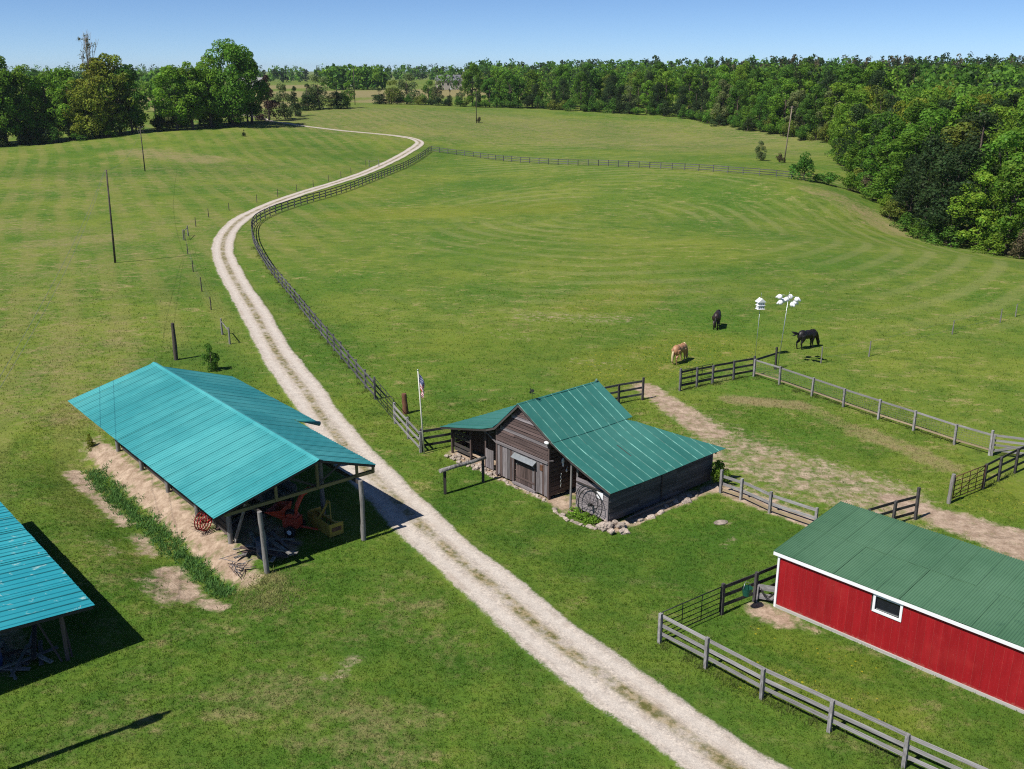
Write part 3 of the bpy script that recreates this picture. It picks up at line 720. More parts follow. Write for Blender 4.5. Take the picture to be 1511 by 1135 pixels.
# ------------------------------------------------------------------ big open pole shed with the teal roof
def pole_shed():
    root = building("pole_shed", SHED, "long open pole shed with teal metal gable roof beside the gravel track", "shed")
    roof = empty("roof"); roof.parent = root
    VR, ZR = 5.1, 4.4
    pw = 0.905; L1 = math.hypot(5.1, 1.3)
    left = ribbed_panel("roof_panel", L1, pw, 4, .022, .030, [M_teal, M_tealseam])
    lay_panels(roof, left, -0.2, pw, 22, VR, ZR, 0.0, 3.1)
    Lf = math.hypot(2.95, 1.02); Lr = math.hypot(4.4, 1.52)
    rf = ribbed_panel("roof_panel", Lf, pw, 4, .022, .030, [M_teal, M_tealseam])
    rr = ribbed_panel("roof_panel", Lr, pw, 4, .022, .030, [M_teal, M_tealseam])
    lay_panels(roof, rf, -0.2, pw, 9, VR, ZR, 8.05, 3.38, up=.004)
    lay_panels(roof, rr, -0.2 + 9 * pw, pw, 12, VR, ZR, 9.5, 2.88, up=.004)
    mb = MB(); mb.prism([(-.16, -.035), (0, .03), (.16, -.05), (.16, -.062), (0, .016), (-.16, -.05)], -0.22, 19.75, 'x')
    mb.v = [(x, -VR + y, ZR + z + .022) for x, y, z in mb.v]
    mb.build("ridge_cap", M_teal, roof)
    # loose curled sheet end at the step in the eave
    mb = MB(); mb.tube([P(7.95, 8.2, 3.30), P(7.93, 8.9, 3.06), P(7.9, 9.55, 2.80)], [.05, .10, .13], 8); mb.build("curled_sheet", M_tealseam, roof)
    # posts
    pu = [-0.62, 3.1, 6.9, 10.7, 14.5, 18.2]
    for k, u in enumerate(pu):
        for v in (1.97, 6.9):
            front = k == 0
            h = 3.0 if front else (3.4 if v < 3 else 3.55)
            b = gz(*from_uv(SHED, u, v))
            log_post("post", P(u, v, b - .25), h + .25 - b, .135 if front else .12, root, k % 4, lean=(random.uniform(-.02, .02), (.035 if v < 3 else 0.01) * (1 if front else 0)))
    # trusses
    for k, u in enumerate([0.0, 3.25, 7.05, 10.85, 14.65, 18.35]):
        tr = empty("truss"); tr.parent = root
        m = M_treated if k == 0 else M_darkboard
        ve = 8.0
        z_at = lambda v: (3.1 + v * .255) if v < 5.1 else 4.4 - .345 * (v - 5.1)
        for du in ((-.05, .05) if k == 0 else (0,)):
            board("bottom_chord", P(u + du, .55, 3.02), P(u + du, ve, 3.02), .045, .15, m, tr)
        board("rafter", P(u, .1, z_at(.1) - .10), P(u, 5.05, z_at(5.05) - .10), .05, .14, m if k else M_darkboard, tr)
        board("rafter", P(u, 5.15, z_at(5.15) - .10), P(u, ve, z_at(ve) - .10), .05, .14, m if k else M_darkboard, tr)
        for v in (2.95, 5.0, 7.05, 7.93):
            if z_at(v) - 3.25 > .1: board("strut", P(u - .09 if k == 0 else u, v, 3.0), P(u - .09 if k == 0 else u, v, z_at(v) - .13), .11, .10, m, tr)
        board("brace", P(u + .05, 5.0, 3.1), P(u + .05, 3.6, z_at(3.6) - .15), .04, .09, M_darkboard, tr)
        board("brace", P(u + .05, 5.0, 3.1), P(u + .05, 6.3, z_at(6.3) - .15), .04, .09, M_darkboard, tr)
    # fascia boards under the gable edge
    board("fascia", P(-.16, 0.05, 3.04), P(-.16, 5.05, 4.325), .03, .12, M_darkboard, roof)
    board("fascia", P(-.16, 5.12, 4.325), P(-.16, 8.0, 3.325), .03, .12, M_darkboard, roof)
    for v in (0.4, 1.6, 2.8, 4.0):
        board("purlin", P(-.1, v, 3.1 + v * .255 - .055), P(19.6, v, 3.1 + v * .255 - .055), .09, .045, M_darkboard, roof)
    for v in (6.1, 7.4):
        board("purlin", P(-.1, v, 4.4 - .345 * (v - 5.1) - .055), P(19.0, v, 4.4 - .345 * (v - 5.1) - .055), .09, .045, M_darkboard, roof)
    # plate beams
    for v in (1.97, 6.9):
        board("plate_beam", P(-.55, v, 2.88 if v < 3 else 2.9), P(18.4, v, 2.88 if v < 3 else 2.9), .07, .16, M_darkboard, root)
    # diagonal knee brace behind the front post
    board("knee_brace", P(3.0, 2.15, .05), P(1.4, 2.3, 2.9), .06, .15, M_log, root)
    # bank-side planks added to darken the gaps between posts; rear plank wall
    for k in range(1, 5):
        u0, u1 = pu[k] + .12, pu[k + 1] - .12
        for j in range(8):
            z = .22 + j * .31
            if random.random() < .12: continue
            board("wall_board", P(u0, 2.16 + random.uniform(0, .02), z + random.uniform(-.02, .02)), P(u1, 2.16 + random.uniform(0, .02), z + random.uniform(-.02, .02)), .025, .27, M_darkboard, root)
    for j in range(26):
        v = 2.3 + j * .19
        board("wall_board", P(18.45, v, .05), P(18.45, v, 3.0 + random.uniform(-.06, .06)), .025, .17, M_darkboard, root, up=(0, 1, 0))
    for k in range(2, 5):
        u0, u1 = pu[k] + .12, pu[k + 1] - .12
        for j in range(7):
            z = .2 + j * .33
            board("wall_board", P(u0, 6.75, z), P(u1, 6.75, z + random.uniform(-.02, .02)), .025, .28, M_darkboard, root)
    return root
pole_shed()

# ------------------------------------------------------------------ low teal-roofed shed at the frame edge
def low_shed():
    root = building("low_shed", LOWS, "low open shed with spotted teal metal roof beyond the bare dirt strip", "shed")
    roof = empty("roof"); roof.parent = root
    pw = .78
    L = math.hypot(7.0, .58)
    pm = ribbed_panel("roof_panel", L, pw, 2, .03, .035, [M_teal2, M_teal2seam])
    # slopes down to v = 0
    lay_panels(roof, pm, -.02, pw, 18, -7.0, 2.68, 0.0, 2.10, jit=.012)
    board("fascia", P(.03, -.05, 2.03), P(.03, -7.0, 2.6), .04, .13, M_darkboard, roof)
    board("fascia", P(.05, -.06, 2.03), P(13.9, -.06, 2.03), .04, .1, M_darkboard, roof)
    for v in (-1.5, -3.2, -5.2): board("purlin", P(.1, v, 2.02 - v * .083), P(13.8, v, 2.02 - v * .083), .08, .05, M_darkboard, roof)
    for u in (.45, 4.4, 8.4, 12.4):
        for v in (-1.1, -6.2):
            board("post", P(u, v, -.05), P(u, v, 2.05 - v * .07), .12, .12, M_oldwood2, root, up=(0, 1, 0))
    board("prop_pole", P(.5, -1.3, .0), P(1.4, -1.9, 2.05), .05, .07, M_oldwood2, root, up=(0, 1, 0))
    board("prop_pole", P(.6, -.9, .0), P(.8, -1.0, 2.05), .05, .07, M_oldwood2, root, up=(0, 1, 0))
    for j in range(30):
        v = -.9 - j * .2
        board("wall_board", P(12.6, v, 0), P(12.6, v, 2.05 - v * .07), .025, .18, M_darkboard, root, up=(0, 1, 0))
    for j in range(7):
        board("wall_board", P(4.6, -1.1, .2 + j * .27), P(12.3, -1.1, .2 + j * .27), .025, .24, M_darkboard, root)
    return root
low_shed()

# ------------------------------------------------------------------ old weathered barn with swooping green roof
def roof_z(v):
    pts = [(-8.7, 1.6), (-6.4, 2.16), (-4.6, 2.62), (-3.9, 2.92), (-2.0, 4.7), (0.1, 3.58), (.9, 3.16), (1.9, 2.80), (4.65, 1.95)]
    return float(np.interp(v, [p[0] for p in pts], [p[1] for p in pts]))
def barn_panel(name, u0, u1, vs, mats, seam=True, vs1=None):
    """one roof sheet following the barn's roof profile through the v list; pale seam rib at u0"""
    mb = MB(); n = len(vs)
    sag = lambda u, v: -.05 * math.sin(min(max(u, 0), 6) / 6 * math.pi) * (1 if v > .5 else .4)
    vs1 = vs1 or vs
    top = [(u, -v, roof_z(v) + .03 + sag(u, v)) for va, vb in zip(vs, vs1) for u, v in ((u0, va), (u1, vb))]
    bot = [(u, -v, roof_z(v) + .015 + sag(u, v)) for va, vb in zip(vs, vs1) for u, v in ((u0, va), (u1, vb))]
    fs = []
    for i in range(n - 1):
        a = 2 * i; fs.append((a, a + 1, a + 3, a + 2)); b = a + 2 * n; fs.append((b, b + 2, b + 3, b + 1))
        fs.append((a, a + 2, b + 2, b)); fs.append((a + 1, b + 1, b + 3, a + 3))
    fs.append((0, 2 * n, 2 * n + 1, 1)); e = 2 * (n - 1); fs.append((e, e + 1, e + 1 + 2 * n, e + 2 * n))
    mb.add(top + bot, fs)
    if seam:
        mb.mi = 1
        for i in range(n - 1):
            va, vb = vs[i], vs[i + 1]
            za, zb = roof_z(va) + .03 + sag(u0, va), roof_z(vb) + .03 + sag(u0, vb)
            w = (.011, .003, .008, .004, .010)[(i * 7 + int(u0 * 10)) % 5]
            q = [(u0 - w, -va, za), (u0 - w * .6, -va, za + .03), (u0 + w * .6, -va, za + .03), (u0 + w, -va, za), (u0 - w, -vb, zb), (u0 - w * .6, -vb, zb + .03), (u0 + w * .6, -vb, zb + .03), (u0 + w, -vb, zb)]
            mb.add(q, [(0, 1, 5, 4), (1, 2, 6, 5), (2, 3, 7, 6), (0, 3, 2, 1), (4, 5, 6, 7)])
    return mb.mesh(name, mats)
def old_barn():
    root = building("old_barn", BARN, "weathered grey plank barn with swooping green metal roof", "barn")
    roof = empty("roof"); roof.parent = root
    mats = [M_barngreen, M_barnseam]
    w = .59
    us = [-.3 + k * w for k in range(11)]
    vup = list(np.linspace(-2.0, .62, 7)); vlo = list(np.linspace(.55, 4.65, 7))
    for u in us[:10]:
        jit = random.uniform(0, .012)
        meshobj("roof_panel", barn_panel("roof_panel", u, u + w, vup, mats), roof, (0, 0, .035 + jit))
        meshobj("roof_panel", barn_panel("roof_panel", u, u + w, list(np.linspace(-2.0, -4.05, 6)), [M_barngreen, M_tealseam]), roof, (0, 0, .012 + jit))
        meshobj("roof_panel", barn_panel("roof_panel", u, u + w, list(np.linspace(-4.0, -8.7, 6)), [M_barngreen, M_barngreen]), roof, (0, 0, jit))
    for k in range(15):
        u = -.3 + k * w; jit = random.uniform(0, .012)
        vc = lambda q: .55 if q < 5.3 else .55 + (q - 5.3) / 3.25 * 4.1
        if vc(u + w) > 4.66: continue
        meshobj("roof_panel", barn_panel("roof_panel", u, u + w, list(np.linspace(vc(u), 4.65, 7)), mats, True, list(np.linspace(vc(u + w), 4.65, 7))), roof, (0, 0, jit))
    mb = MB(); mb.beam(P(-.32, -2.0, 4.735), P(5.65, -2.0, 4.735), .16, .02); mb.build("ridge_cap", M_barngreen, roof)
    mb = MB(); mb.tube([P(5.45, -2.0, 4.74), P(5.5, -2.0, 4.9)], [.10, .04], 6); mb.build("ridge_end_cap", M_barnseam, roof)
    # bargeboards along the front edge
    bv = [-8.65, -4.6, -3.9, -2.0, .55, 1.9, 4.6]
    for a, b in zip(bv[:-1], bv[1:]):
        board("bargeboard", P(-.27, a, roof_z(a) - .055), P(-.27, b, roof_z(b) - .055), .03, .11, M_darkboard, roof)
    # rafters ends under the right eave
    for u in np.arange(.2, 8.0, .95):
        board("rafter", P(u, 1.2 if u < 5 else 1.2 + (u - 4.9) / 3.6 * 3.0, roof_z(1.2 if u < 5 else 1.2 + (u - 4.9) / 3.6 * 3.0) - .1), P(u, 4.6, roof_z(4.6) - .07), .06, .1, M_darkboard, roof)
    # main pen: front wall, lower vertical planks with doorway
    front = empty("front_wall"); front.parent = root
    v = -3.95
    while v < -.02:
        bw = random.uniform(.14, .24); v1 = min(v + bw, 0.0)
        vm = (v + v1) / 2
        if -2.56 < vm < -.92:
            z0 = 1.62
        else: z0 = .14 + random.uniform(-.04, .04)
        board("plank", P(.0 + random.uniform(-.012, .012), vm, z0), P(.0 + random.uniform(-.012, .012), vm, 2.0), .028, (v1 - v) - .012, M_oldwood if random.random() < .8 else M_oldwood2, front, up=(0, 1, 0))
        v = v1
    board("belt_beam", P(-.05, -4.0, 2.03), P(-.05, .06, 2.03), .09, .13, M_oldwood, front)
    z = 2.14
    while z < 4.5:
        h = random.uniform(.15, .21)
        # clip to the roof line
        vl = np.interp(z + h, [2.9, 4.7], [-3.85, -2.05]) if z + h > 2.9 else -3.95
        vr = np.interp(z + h, [3.45, 4.7], [.0, -1.95]) if z + h > 3.45 else .02
        if vr - vl > .12:
            cut = random.uniform(vl + .3 * (vr - vl), vl + .7 * (vr - vl)) if random.random() < .4 else None
            segs = [(vl, vr)] if cut is None else [(vl, cut - .004), (cut + .004, vr)]
            mt = M_oldwood2 if random.random() < .65 else M_oldwood
            for s0, s1 in segs:
                board("clapboard", P(-.02 + random.uniform(-.012, .012), s0, z + h / 2 + random.uniform(-.012, .012)), P(-.02 + random.uniform(-.012, .012), s1, z + h / 2 + random.uniform(-.012, .012)), .024, h + random.choice((.02, .01, -.03, -.05)), mt, front, roll=random.uniform(-.34, -.10))
        z += h
    for v_ in (-4.02, .06): board("corner_post", P(.03, v_, 0.05), P(.03, v_, 3.0 if v_ < -1 else 3.45), .12, .12, M_oldwood2, root, up=(0, 1, 0))
    door = empty("door"); door.parent = root
    v = -2.52
    while v < -.98:
        bw = random.uniform(.15, .22); v1 = min(v + bw, -.96)
        board("plank", P(.05, (v + v1) / 2, .2), P(.05, (v + v1) / 2, 1.58), .03, v1 - v - .01, M_oldwood if v > -1.35 else M_oldwood2, door, up=(0, 1, 0)); v = v1
    board("batten", P(.02, -2.48, .5), P(.02, -1.0, .5), .03, .1, M_oldwood2, door)
    board("batten", P(.02, -2.48, 1.3), P(.02, -1.0, 1.3), .03, .1, M_oldwood2, door)
    mb = MB(); mb.box(P(-.0, -2.4, 1.22), (.02, .1, .05)); mb.build("hinge", M_galv, door)
    for v_ in (-2.58, -.92): board("door_post", P(-.03, v_, .1), P(-.03, v_, 1.62), .06, .07, M_oldwood2, root, up=(0, 1, 0))
    board("sill", P(-.05, -2.65, .13), P(-.05, -.85, .13), .16, .10, M_oldwood, root)
    mb = MB(); mb.box((0, 0, 0), (.34, 1.72, .02), (0, math.radians(-32), 0)); mb.build("door_awning", M_galv, root, loc=P(-.16, -1.7, 1.74))
    mb = MB(); mb.box(P(-.035, -.46, 1.62), (.02, .2, .32)); mb.build("rusty_patch", M_rust, root)
    mb = MB(); mb.ell(P(-.2, .1, 3.2), (.10, .16, .09)); mb.build("lamp_bulb", M_white, root)
    mb = MB(); mb.tube([P(0, .08, 2.15), P(-.1, .5, 2.32)], .03, 6); mb.build("peg", M_oldwood, root)
    # side wall of the pen, seen in the shade of the passage
    for j in range(12):
        board("log", P(.02, .02, .28 + j * .26), P(5.4, .02, .28 + j * .26), .12, .235, M_oldwood2, root)
    for j in range(12):
        board("log", P(.02, -3.98, .28 + j * .23), P(5.4, -3.98, .28 + j * .23), .10, .2, M_oldwood2, root)
    # rear wall
    for j in range(11):
        z = .2 + j * .24
        if z < 1.5: board("clapboard", P(5.5, -8.2, z), P(5.5, 3.9, z), .03, .22, M_oldwood2, root)
        elif z < 2.6: board("clapboard", P(5.5, -5.0, z), P(5.5, 1.0, z), .03, .22, M_oldwood2, root)
    for j in range(8):
        z = 2.75 + j * .24; vl = np.interp(z, [2.9, 4.7], [-3.8, -2.05]); vr = np.interp(z, [3.2, 4.7], [.4, -1.95])
        if vr - vl > .2: board("clapboard", P(5.5, vl, z), P(5.5, vr, z), .03, .22, M_oldwood2, root)
    # left wing: posts, planks, low gate, back boards
    for v_, u_ in ((-8.3, .25), (-6.63, .3), (-5.3, .3), (-4.2, .25)):
        board("post", P(u_, v_, .0), P(u_, v_, roof_z(v_) - .06), .11, .11, M_oldwood2 if v_ < -5 else M_oldwood, root, up=(0, 1, 0))
    for j in range(5):
        if j != 2: board("wing_board", P(.36, -8.25, .3 + j * .26), P(.36, -6.7, .3 + j * .26), .025, .18, M_darkboard, root)
    for v_ in np.arange(-8.25, -4.1, .2):
        board("plank", P(1.3, v_, .1), P(1.3, v_, roof_z(v_) - .12), .025, .18, M_darkboard, root, up=(0, 1, 0))
    for k in range(4):
        v_ = -5.16 + k * .17
        board("plank", P(.22, v_, .12), P(.22, v_, 1.2 + .04 * random.random()), .03, .16, M_oldwood, root, up=(0, 1, 0))
    board("brace", P(.15, -5.3, 2.3), P(.15, -4.25, 1.85), .05, .07, M_oldwood, root)
    board("wing_beam", P(.22, -8.4, 1.52), P(.22, -4.3, 2.42), .08, .12, M_darkboard, root)
    for j in range(6):
        board("wing_board", P(.5, -8.32, .25 + j * .22), P(5.4, -8.32, .25 + j * .22), .025, .2, M_darkboard, root)
    # right lean-to: boarded front panel and long shaded wall
    pan = empty("boarded_panel"); pan.parent = root
    for j in range(8):
        z = .18 + j * .205
        vt = 4.08 if z < 1.7 else 3.6
        board("clapboard", P(.2 + random.uniform(-.01, .01), 1.86, z + .1), P(.2 + random.uniform(-.01, .01), vt, z + .1 + random.uniform(-.015, .015)), .024, .2, M_oldwood, pan, roll=random.uniform(-.14, -.04))
    board("rail", P(.13, 1.95, 1.60), P(.13, 3.75, 1.66), .05, .07, M_darkboard, pan)
    board("trim", P(.15, 4.1, .1), P(.15, 4.1, 1.98), .05, .07, M_oldwood, pan, up=(0, 1, 0))
    log_post("pole", P(.02, 1.66, -.05), 2.62, .06, root, 1)
    log_post("post", P(.3, 1.84, 0), 2.4, .07, root, 2)
    wall = empty("side_wall"); wall.parent = root
    for j in range(10):
        z = .16 + j * .175; cuts = [.2, 2.9 + random.uniform(-.6, .6), 5.4 + random.uniform(-.6, .6), 8.05]
        for s0, s1 in zip(cuts[:-1], cuts[1:]):
            board("clapboard", P(s0 + .004, 4.14 + random.uniform(-.015, .015), z + .085 + random.uniform(-.02, .02)), P(s1 - .004, 4.14 + random.uniform(-.015, .015), z + .085 + random.uniform(-.02, .02)), .022, .185, M_shadewall, wall, roll=random.uniform(-.22, -.08))
    board("batten", P(4.0, 4.19, .2), P(4.0, 4.19, 1.95), .03, .07, M_oldwood2, wall, up=(1, 0, 0))
    board("batten", P(8.07, 4.15, .1), P(8.07, 4.15, 1.95), .07, .08, M_oldwood, wall, up=(1, 0, 0))
    board("loose_plank", P(1.3, 4.42, .12), P(4.6, 4.55, .2), .03, .2, M_oldwood, wall, roll=.5)
    for j in range(9):
        board("clapboard", P(8.05, 4.1, .2 + j * .2), P(5.5, 1.2, .2 + j * .2), .025, .18, M_oldwood2, root)
    return root
old_barn()

# things at the old barn
def wagon_wheel():
    o = empty("wagon_wheel", (*from_uv(BARN, -.04, 3.08), .78), math.atan2(BARN[1][1], BARN[1][0]))
    o.rotation_euler = (0, math.radians(9), math.atan2(BARN[1][1], BARN[1][0]))
    tag(o, "large iron spoked wheel leaning on the boarded barn panel", "wheel")
    def ring(r, w, n=40):
        mb = MB(); pts = [(0, r * math.cos(2 * math.pi * k / n), r * math.sin(2 * math.pi * k / n)) for k in range(n + 1)]
        mb.tube(pts, w, 6, caps=False); return mb
    ring(.80, .025).build("rim", M_black, o)
    MB().tube([(-.12, 0, 0), (.12, 0, 0)], [.07, .07], 12).build("hub", M_black, o)
    for k in range(14):
        t = 2 * math.pi * (k + .5) / 14
        MB().tube([(.06 * (-1) ** k, .06 * math.cos(t), .06 * math.sin(t)), (0, .80 * math.cos(t), .80 * math.sin(t))], .010, 5).build("spoke", M_black, o)
    o2 = empty("iron_hoop", (*from_uv(BARN, .08, 2.72), .86), math.atan2(BARN[1][1], BARN[1][0]))
    o2.rotation_euler = (0, math.radians(5), math.atan2(BARN[1][1], BARN[1][0]))
    tag(o2, "thin iron hoop standing behind the spoked wheel at the barn panel", "hoop")
    ring(.74, .018).build("hoop_rim", M_black, o2)
    for k in range(3):
        t = 2 * math.pi * k / 3 + .4
        MB().tube([(0, .72 * math.cos(t), .72 * math.sin(t)), (0, .40 * math.cos(t + .5), .40 * math.sin(t + .5))], .010, 5).build("hoop_rod", M_black, o2)
wagon_wheel()
_bz = math.atan2(BARN[1][1], BARN[1][0])
mb = MB(); mb.box((0, 0, 0), (.015, .42, .36)); s_ = mb.build("notice_sheet", M_white, loc=(*from_uv(BARN, .165, 3.52), 1.38), rot=(0.04, 0, _bz)); tag(s_, "small white sheet nailed above the spoked wheel", "notice")
def weathervane():
    o = empty("weathervane", (*from_uv(BARN, .7, -2.0), 4.75), _bz); tag(o, "small dark weathervane on the green barn ridge", "weathervane")
    MB().tube([(0, 0, 0), (0, 0, .55)], .014, 5).build("rod", M_black, o)
    mb = MB(); mb.box((0, 0, .38), (.02, .42, .03)); mb.prism([(.24, .38), (.10, .30), (.10, .46)], -.01, .01, 'x'); mb.build("arrow", M_black, o)
    mb = MB(); mb.prism([(-.12, .45), (.12, .42), (.16, .62), (.05, .53), (-.04, .60), (-.16, .56)], -.01, .01, 'x'); mb.build("figure", M_black, o)
weathervane()
def hung(name, label, cat, u, v, z, shape):
    o = empty(name, (*from_uv(BARN, u, v), z), _bz); tag(o, label, cat); shape(o); return o
hung("hanging_skull", "pale oval skull hung on the dark passage wall", "skull", .9, .12, 1.95, lambda o: (MB().ell((0, -.05, 0), (.09, .06, .17)).build("cranium", M_white, o), MB().ell((0, -.07, -.2), (.055, .05, .12)).build("snout", M_white, o)))
hung("harness_chain", "pale chain hanging low in the dark barn passage", "chain", .75, .14, 1.25, lambda o: [MB().ell((.02 * (-1) ** k, -.05, -.13 * k), (.03, .03, .075)).build("link", M_galv, o) for k in range(6)])
hung("pulley_block", "pale wooden block hung on the passage wall", "pulley", 1.15, .14, 1.35, lambda o: (MB().ell((0, -.05, 0), (.05, .05, .10)).build("shell", M_white, o), MB().tube([(0, -.05, .1), (.12, -.05, .3)], .018, 5).build("hook", M_galv, o)))

# field stones around the footing
def stone_mesh(seed):
    r = random.Random(seed); mb = MB(); mb.ell((0, 0, 0), (1, 1, 1), None, 8, 5)
    mb.v = [tuple(max(-.72, min(.72, c * (.75 + .6 * r.random()))) for c in v) for v in mb.v]; mb.sm = [False] * len(mb.sm)
    return mb.mesh("stone", M_stone)
STONES = [stone_mesh(k) for k in range(6)]
def stones(name, label, spots, F=BARN):
    o = empty(name, (*from_uv(F, spots[0][0], spots[0][1]), 0), math.atan2(F[1][1], F[1][0])); tag(o, label, "stones")
    for u, v, z, r in spots:
        meshobj("stone", random.choice(STONES), o, (u - spots[0][0], -(v - spots[0][1]), z), (random.uniform(-.3, .3), random.uniform(-.3, .3), random.uniform(0, 6)), (r * random.uniform(.8, 1.4), r * random.uniform(.8, 1.3), r * random.uniform(.45, .75)))
R_ = random.Random(4)
stones("stone_heap", "heap of pale fieldstones spread before the dark left wing", [(R_.uniform(-.45, .25), -8.1 + 3.9 * R_.random() ** 0.9, R_.uniform(-.02, .09), R_.uniform(.05, .15)) for k in range(85)])
stones("stone_footing", "row of pale stones under the barn door wall", [(R_.uniform(-.30, -.05), -4.2 + 4.3 * k / 36, R_.uniform(-.04, .03), R_.uniform(.05, .13)) for k in range(37)])
stones("stone_border", "curved border of stones round the bed below the spoked wheel", [(-.55 - .35 * math.sin(k / 15 * math.pi) + R_.uniform(-.06, .06), 1.1 + 2.9 * k / 15, .01, R_.uniform(.07, .19)) for k in range(16)])
stones("stone_pile", "pile of larger stones at the barn's shaded corner", [(R_.uniform(-.45, .5), R_.uniform(3.9, 5.2), R_.uniform(.0, .22), R_.uniform(.09, .27)) for k in range(28)])
stones("stone_edging", "flat stones along the shaded plank wall", [(.6 + 7.2 * k / 26 + R_.uniform(-.1, .1), 4.68 + R_.uniform(-.2, .25), R_.uniform(-.04, .01), R_.uniform(.07, .22)) for k in range(27)])
mb = MB(); mb.ell((0, 0, 0), (.42, .24, .07), None, 9, 5); mb.sm = [False] * len(mb.sm)
tag(mb.build("flat_rock", M_stone, loc=(10.2, 42.95, .03), rot=(.05, .03, .4)), "lone flat pale rock in the lawn right of the old barn", "rock")

# ------------------------------------------------------------------ red barn
def red_barn():
    root = building("red_barn", RED, "long low red barn with white trim and corrugated green roof", "barn")
    rz = lambda v: 2.5 + (0.12 - v) / 5.42 * .45
    # corrugated sheets in two courses
    roof = empty("roof"); roof.parent = root
    def corr(name, y0, y1):
        wl = .098; nw = 9; seg = 6; W_ = wl * nw; vs = []; fs = []
        N_ = nw * seg
        for j, y in enumerate((y0, y1)):
            for i in range(N_ + 1):
                x = W_ * i / N_; vs.append((x, y, .022 * math.cos(2 * math.pi * i / seg)))
        for i in range(N_): fs.append((i, i + 1, i + N_ + 2, i + N_ + 1))
        b = len(vs)
        for j, y in enumerate((y0, y1)):
            for i in range(N_ + 1):
                x = W_ * i / N_; vs.append((x, y, .022 * math.cos(2 * math.pi * i / seg) - .006))
        for i in range(N_): fs.append((b + i, b + i + N_ + 1, b + i + N_ + 2, b + i + 1))
        c0 = len(vs); vs += [vs[N_ + 1 + i] for i in range(N_ + 1)] + [vs[b + N_ + 1 + i] for i in range(N_ + 1)]
        for i in range(N_): fs.append((c0 + i, c0 + i + 1, c0 + N_ + 2 + i, c0 + N_ + 1 + i))
        me = bpy.data.meshes.new(name); me.from_pydata(vs, [], fs); me.materials.append(M_corr)
        me.polygons.foreach_set("use_smooth", np.array([len(f) == 4 and k < N_ for k, f in enumerate(fs)], dtype=bool)); me.update(); return me, W_
    Lr = math.hypot(5.42, .45)
    m1, W_ = corr("roof_sheet", 0, Lr * .52); m2, W_ = corr("roof_sheet", Lr * .5, Lr)
    ang = math.atan2(-.45, 5.42)
    for k in range(16):
        for mm, up in ((m1, .014), (m2, 0)):
            o = meshobj("roof_sheet", mm, roof, (-.22 + (k + 1) * (W_ - .012), 5.30, 2.95 + up + (k % 2) * .003 + random.uniform(0, .004)), (ang + random.uniform(-.0015, .0015), 0, math.pi + random.uniform(-.003, .003)))
    # walls
    wall = empty("front_wall"); wall.parent = root
    u = .02; w = .302
    while u < 14:
        win = 4.02 < u + w / 2 < 5.18
        segs = [(.13, 2.36)] if not win else [(.13, 1.55), (2.34, 2.37)]
        for z0, z1 in segs:
            mb = MB(); x0, x1 = .006, w - .006
            mb.box(((x0 + x1) / 2, 0, (z0 + z1) / 2), (x1 - x0, .02, z1 - z0))
            mb.mi = 1; mb.box((w - .004, .003, (z0 + z1) / 2), (.009, .02, z1 - z0 - .01))
            mb.build("siding_board", [M_red, M_rededge], wall, loc=P(u, random.uniform(0, .004), 0))
        u += w
    board("backing", P(0.0, -.03, 1.25), P(4.05, -.03, 1.25), .03, 2.25, M_darkboard, root)
    board("backing", P(5.15, -.03, 1.25), P(14.1, -.03, 1.25), .03, 2.25, M_darkboard, root)
    for j in range(17):
        v = -.16 - j * .302
        board("siding_board", P(0, v, .13), P(0, v, rz(v) - .1), .02, .29, M_red, root, up=(0, 1, 0))
        board("siding_board", P(14.0, v, .13), P(14.0, v, rz(v) - .1), .02, .29, M_red, root, up=(0, 1, 0))
    for j in range(46): board("siding_board", P(.15 + j * .302, -5.15, .13), P(.15 + j * .302, -5.15, 2.85), .02, .29, M_red, root, up=(1, 0, 0))
    board("corner_trim", P(.0, .02, .02), P(.0, .02, 2.40), .09, .10, M_white, root, up=(0, 1, 0))
    board("eave_fascia", P(-.22, .125, 2.415), P(14.1, .125, 2.415), .03, .135, M_white, root)
    board("soffit", P(-.2, .055, 2.375), P(14.1, .055, 2.375), .10, .02, M_white, root)
    board("gable_trim", P(-.2, .1, 2.40), P(-.2, -5.2, 2.84), .03, .11, M_white, root)
    board("footing", P(-.02, -.02, .05), P(14.0, -.02, .05), .16, .16, M_concrete, root)
    win = empty("window"); win.parent = root
    u0, u1, z0, z1 = 4.05, 5.15, 1.57, 2.33; t_ = .095
    for a, b, wd in ((P(u0 - .02, .03, z0 + t_ / 2), P(u1 + .02, .03, z0 + t_ / 2), t_), (P(u0 - .02, .03, z1 - t_ / 2), P(u1 + .02, .03, z1 - t_ / 2), t_)):
        board("frame", a, b, .05, wd, M_white, win)
    for u_ in (u0 + t_ / 2 - .02, u1 - t_ / 2 + .02): board("frame", P(u_, .03, z0 + t_), P(u_, .03, z1 - t_), .05, t_, M_white, win, up=(1, 0, 0))
    mb = MB(); mb.box(P(4.6, -.035, 1.95), (1.0, .012, .60)); mb.build("pane", M_glass, win)
    board("sash", P(u0 + .12, .0, z0 + .13), P(u1 - .12, .0, z0 + .15), .02, .035, M_galv, win)
    return root
red_barn()

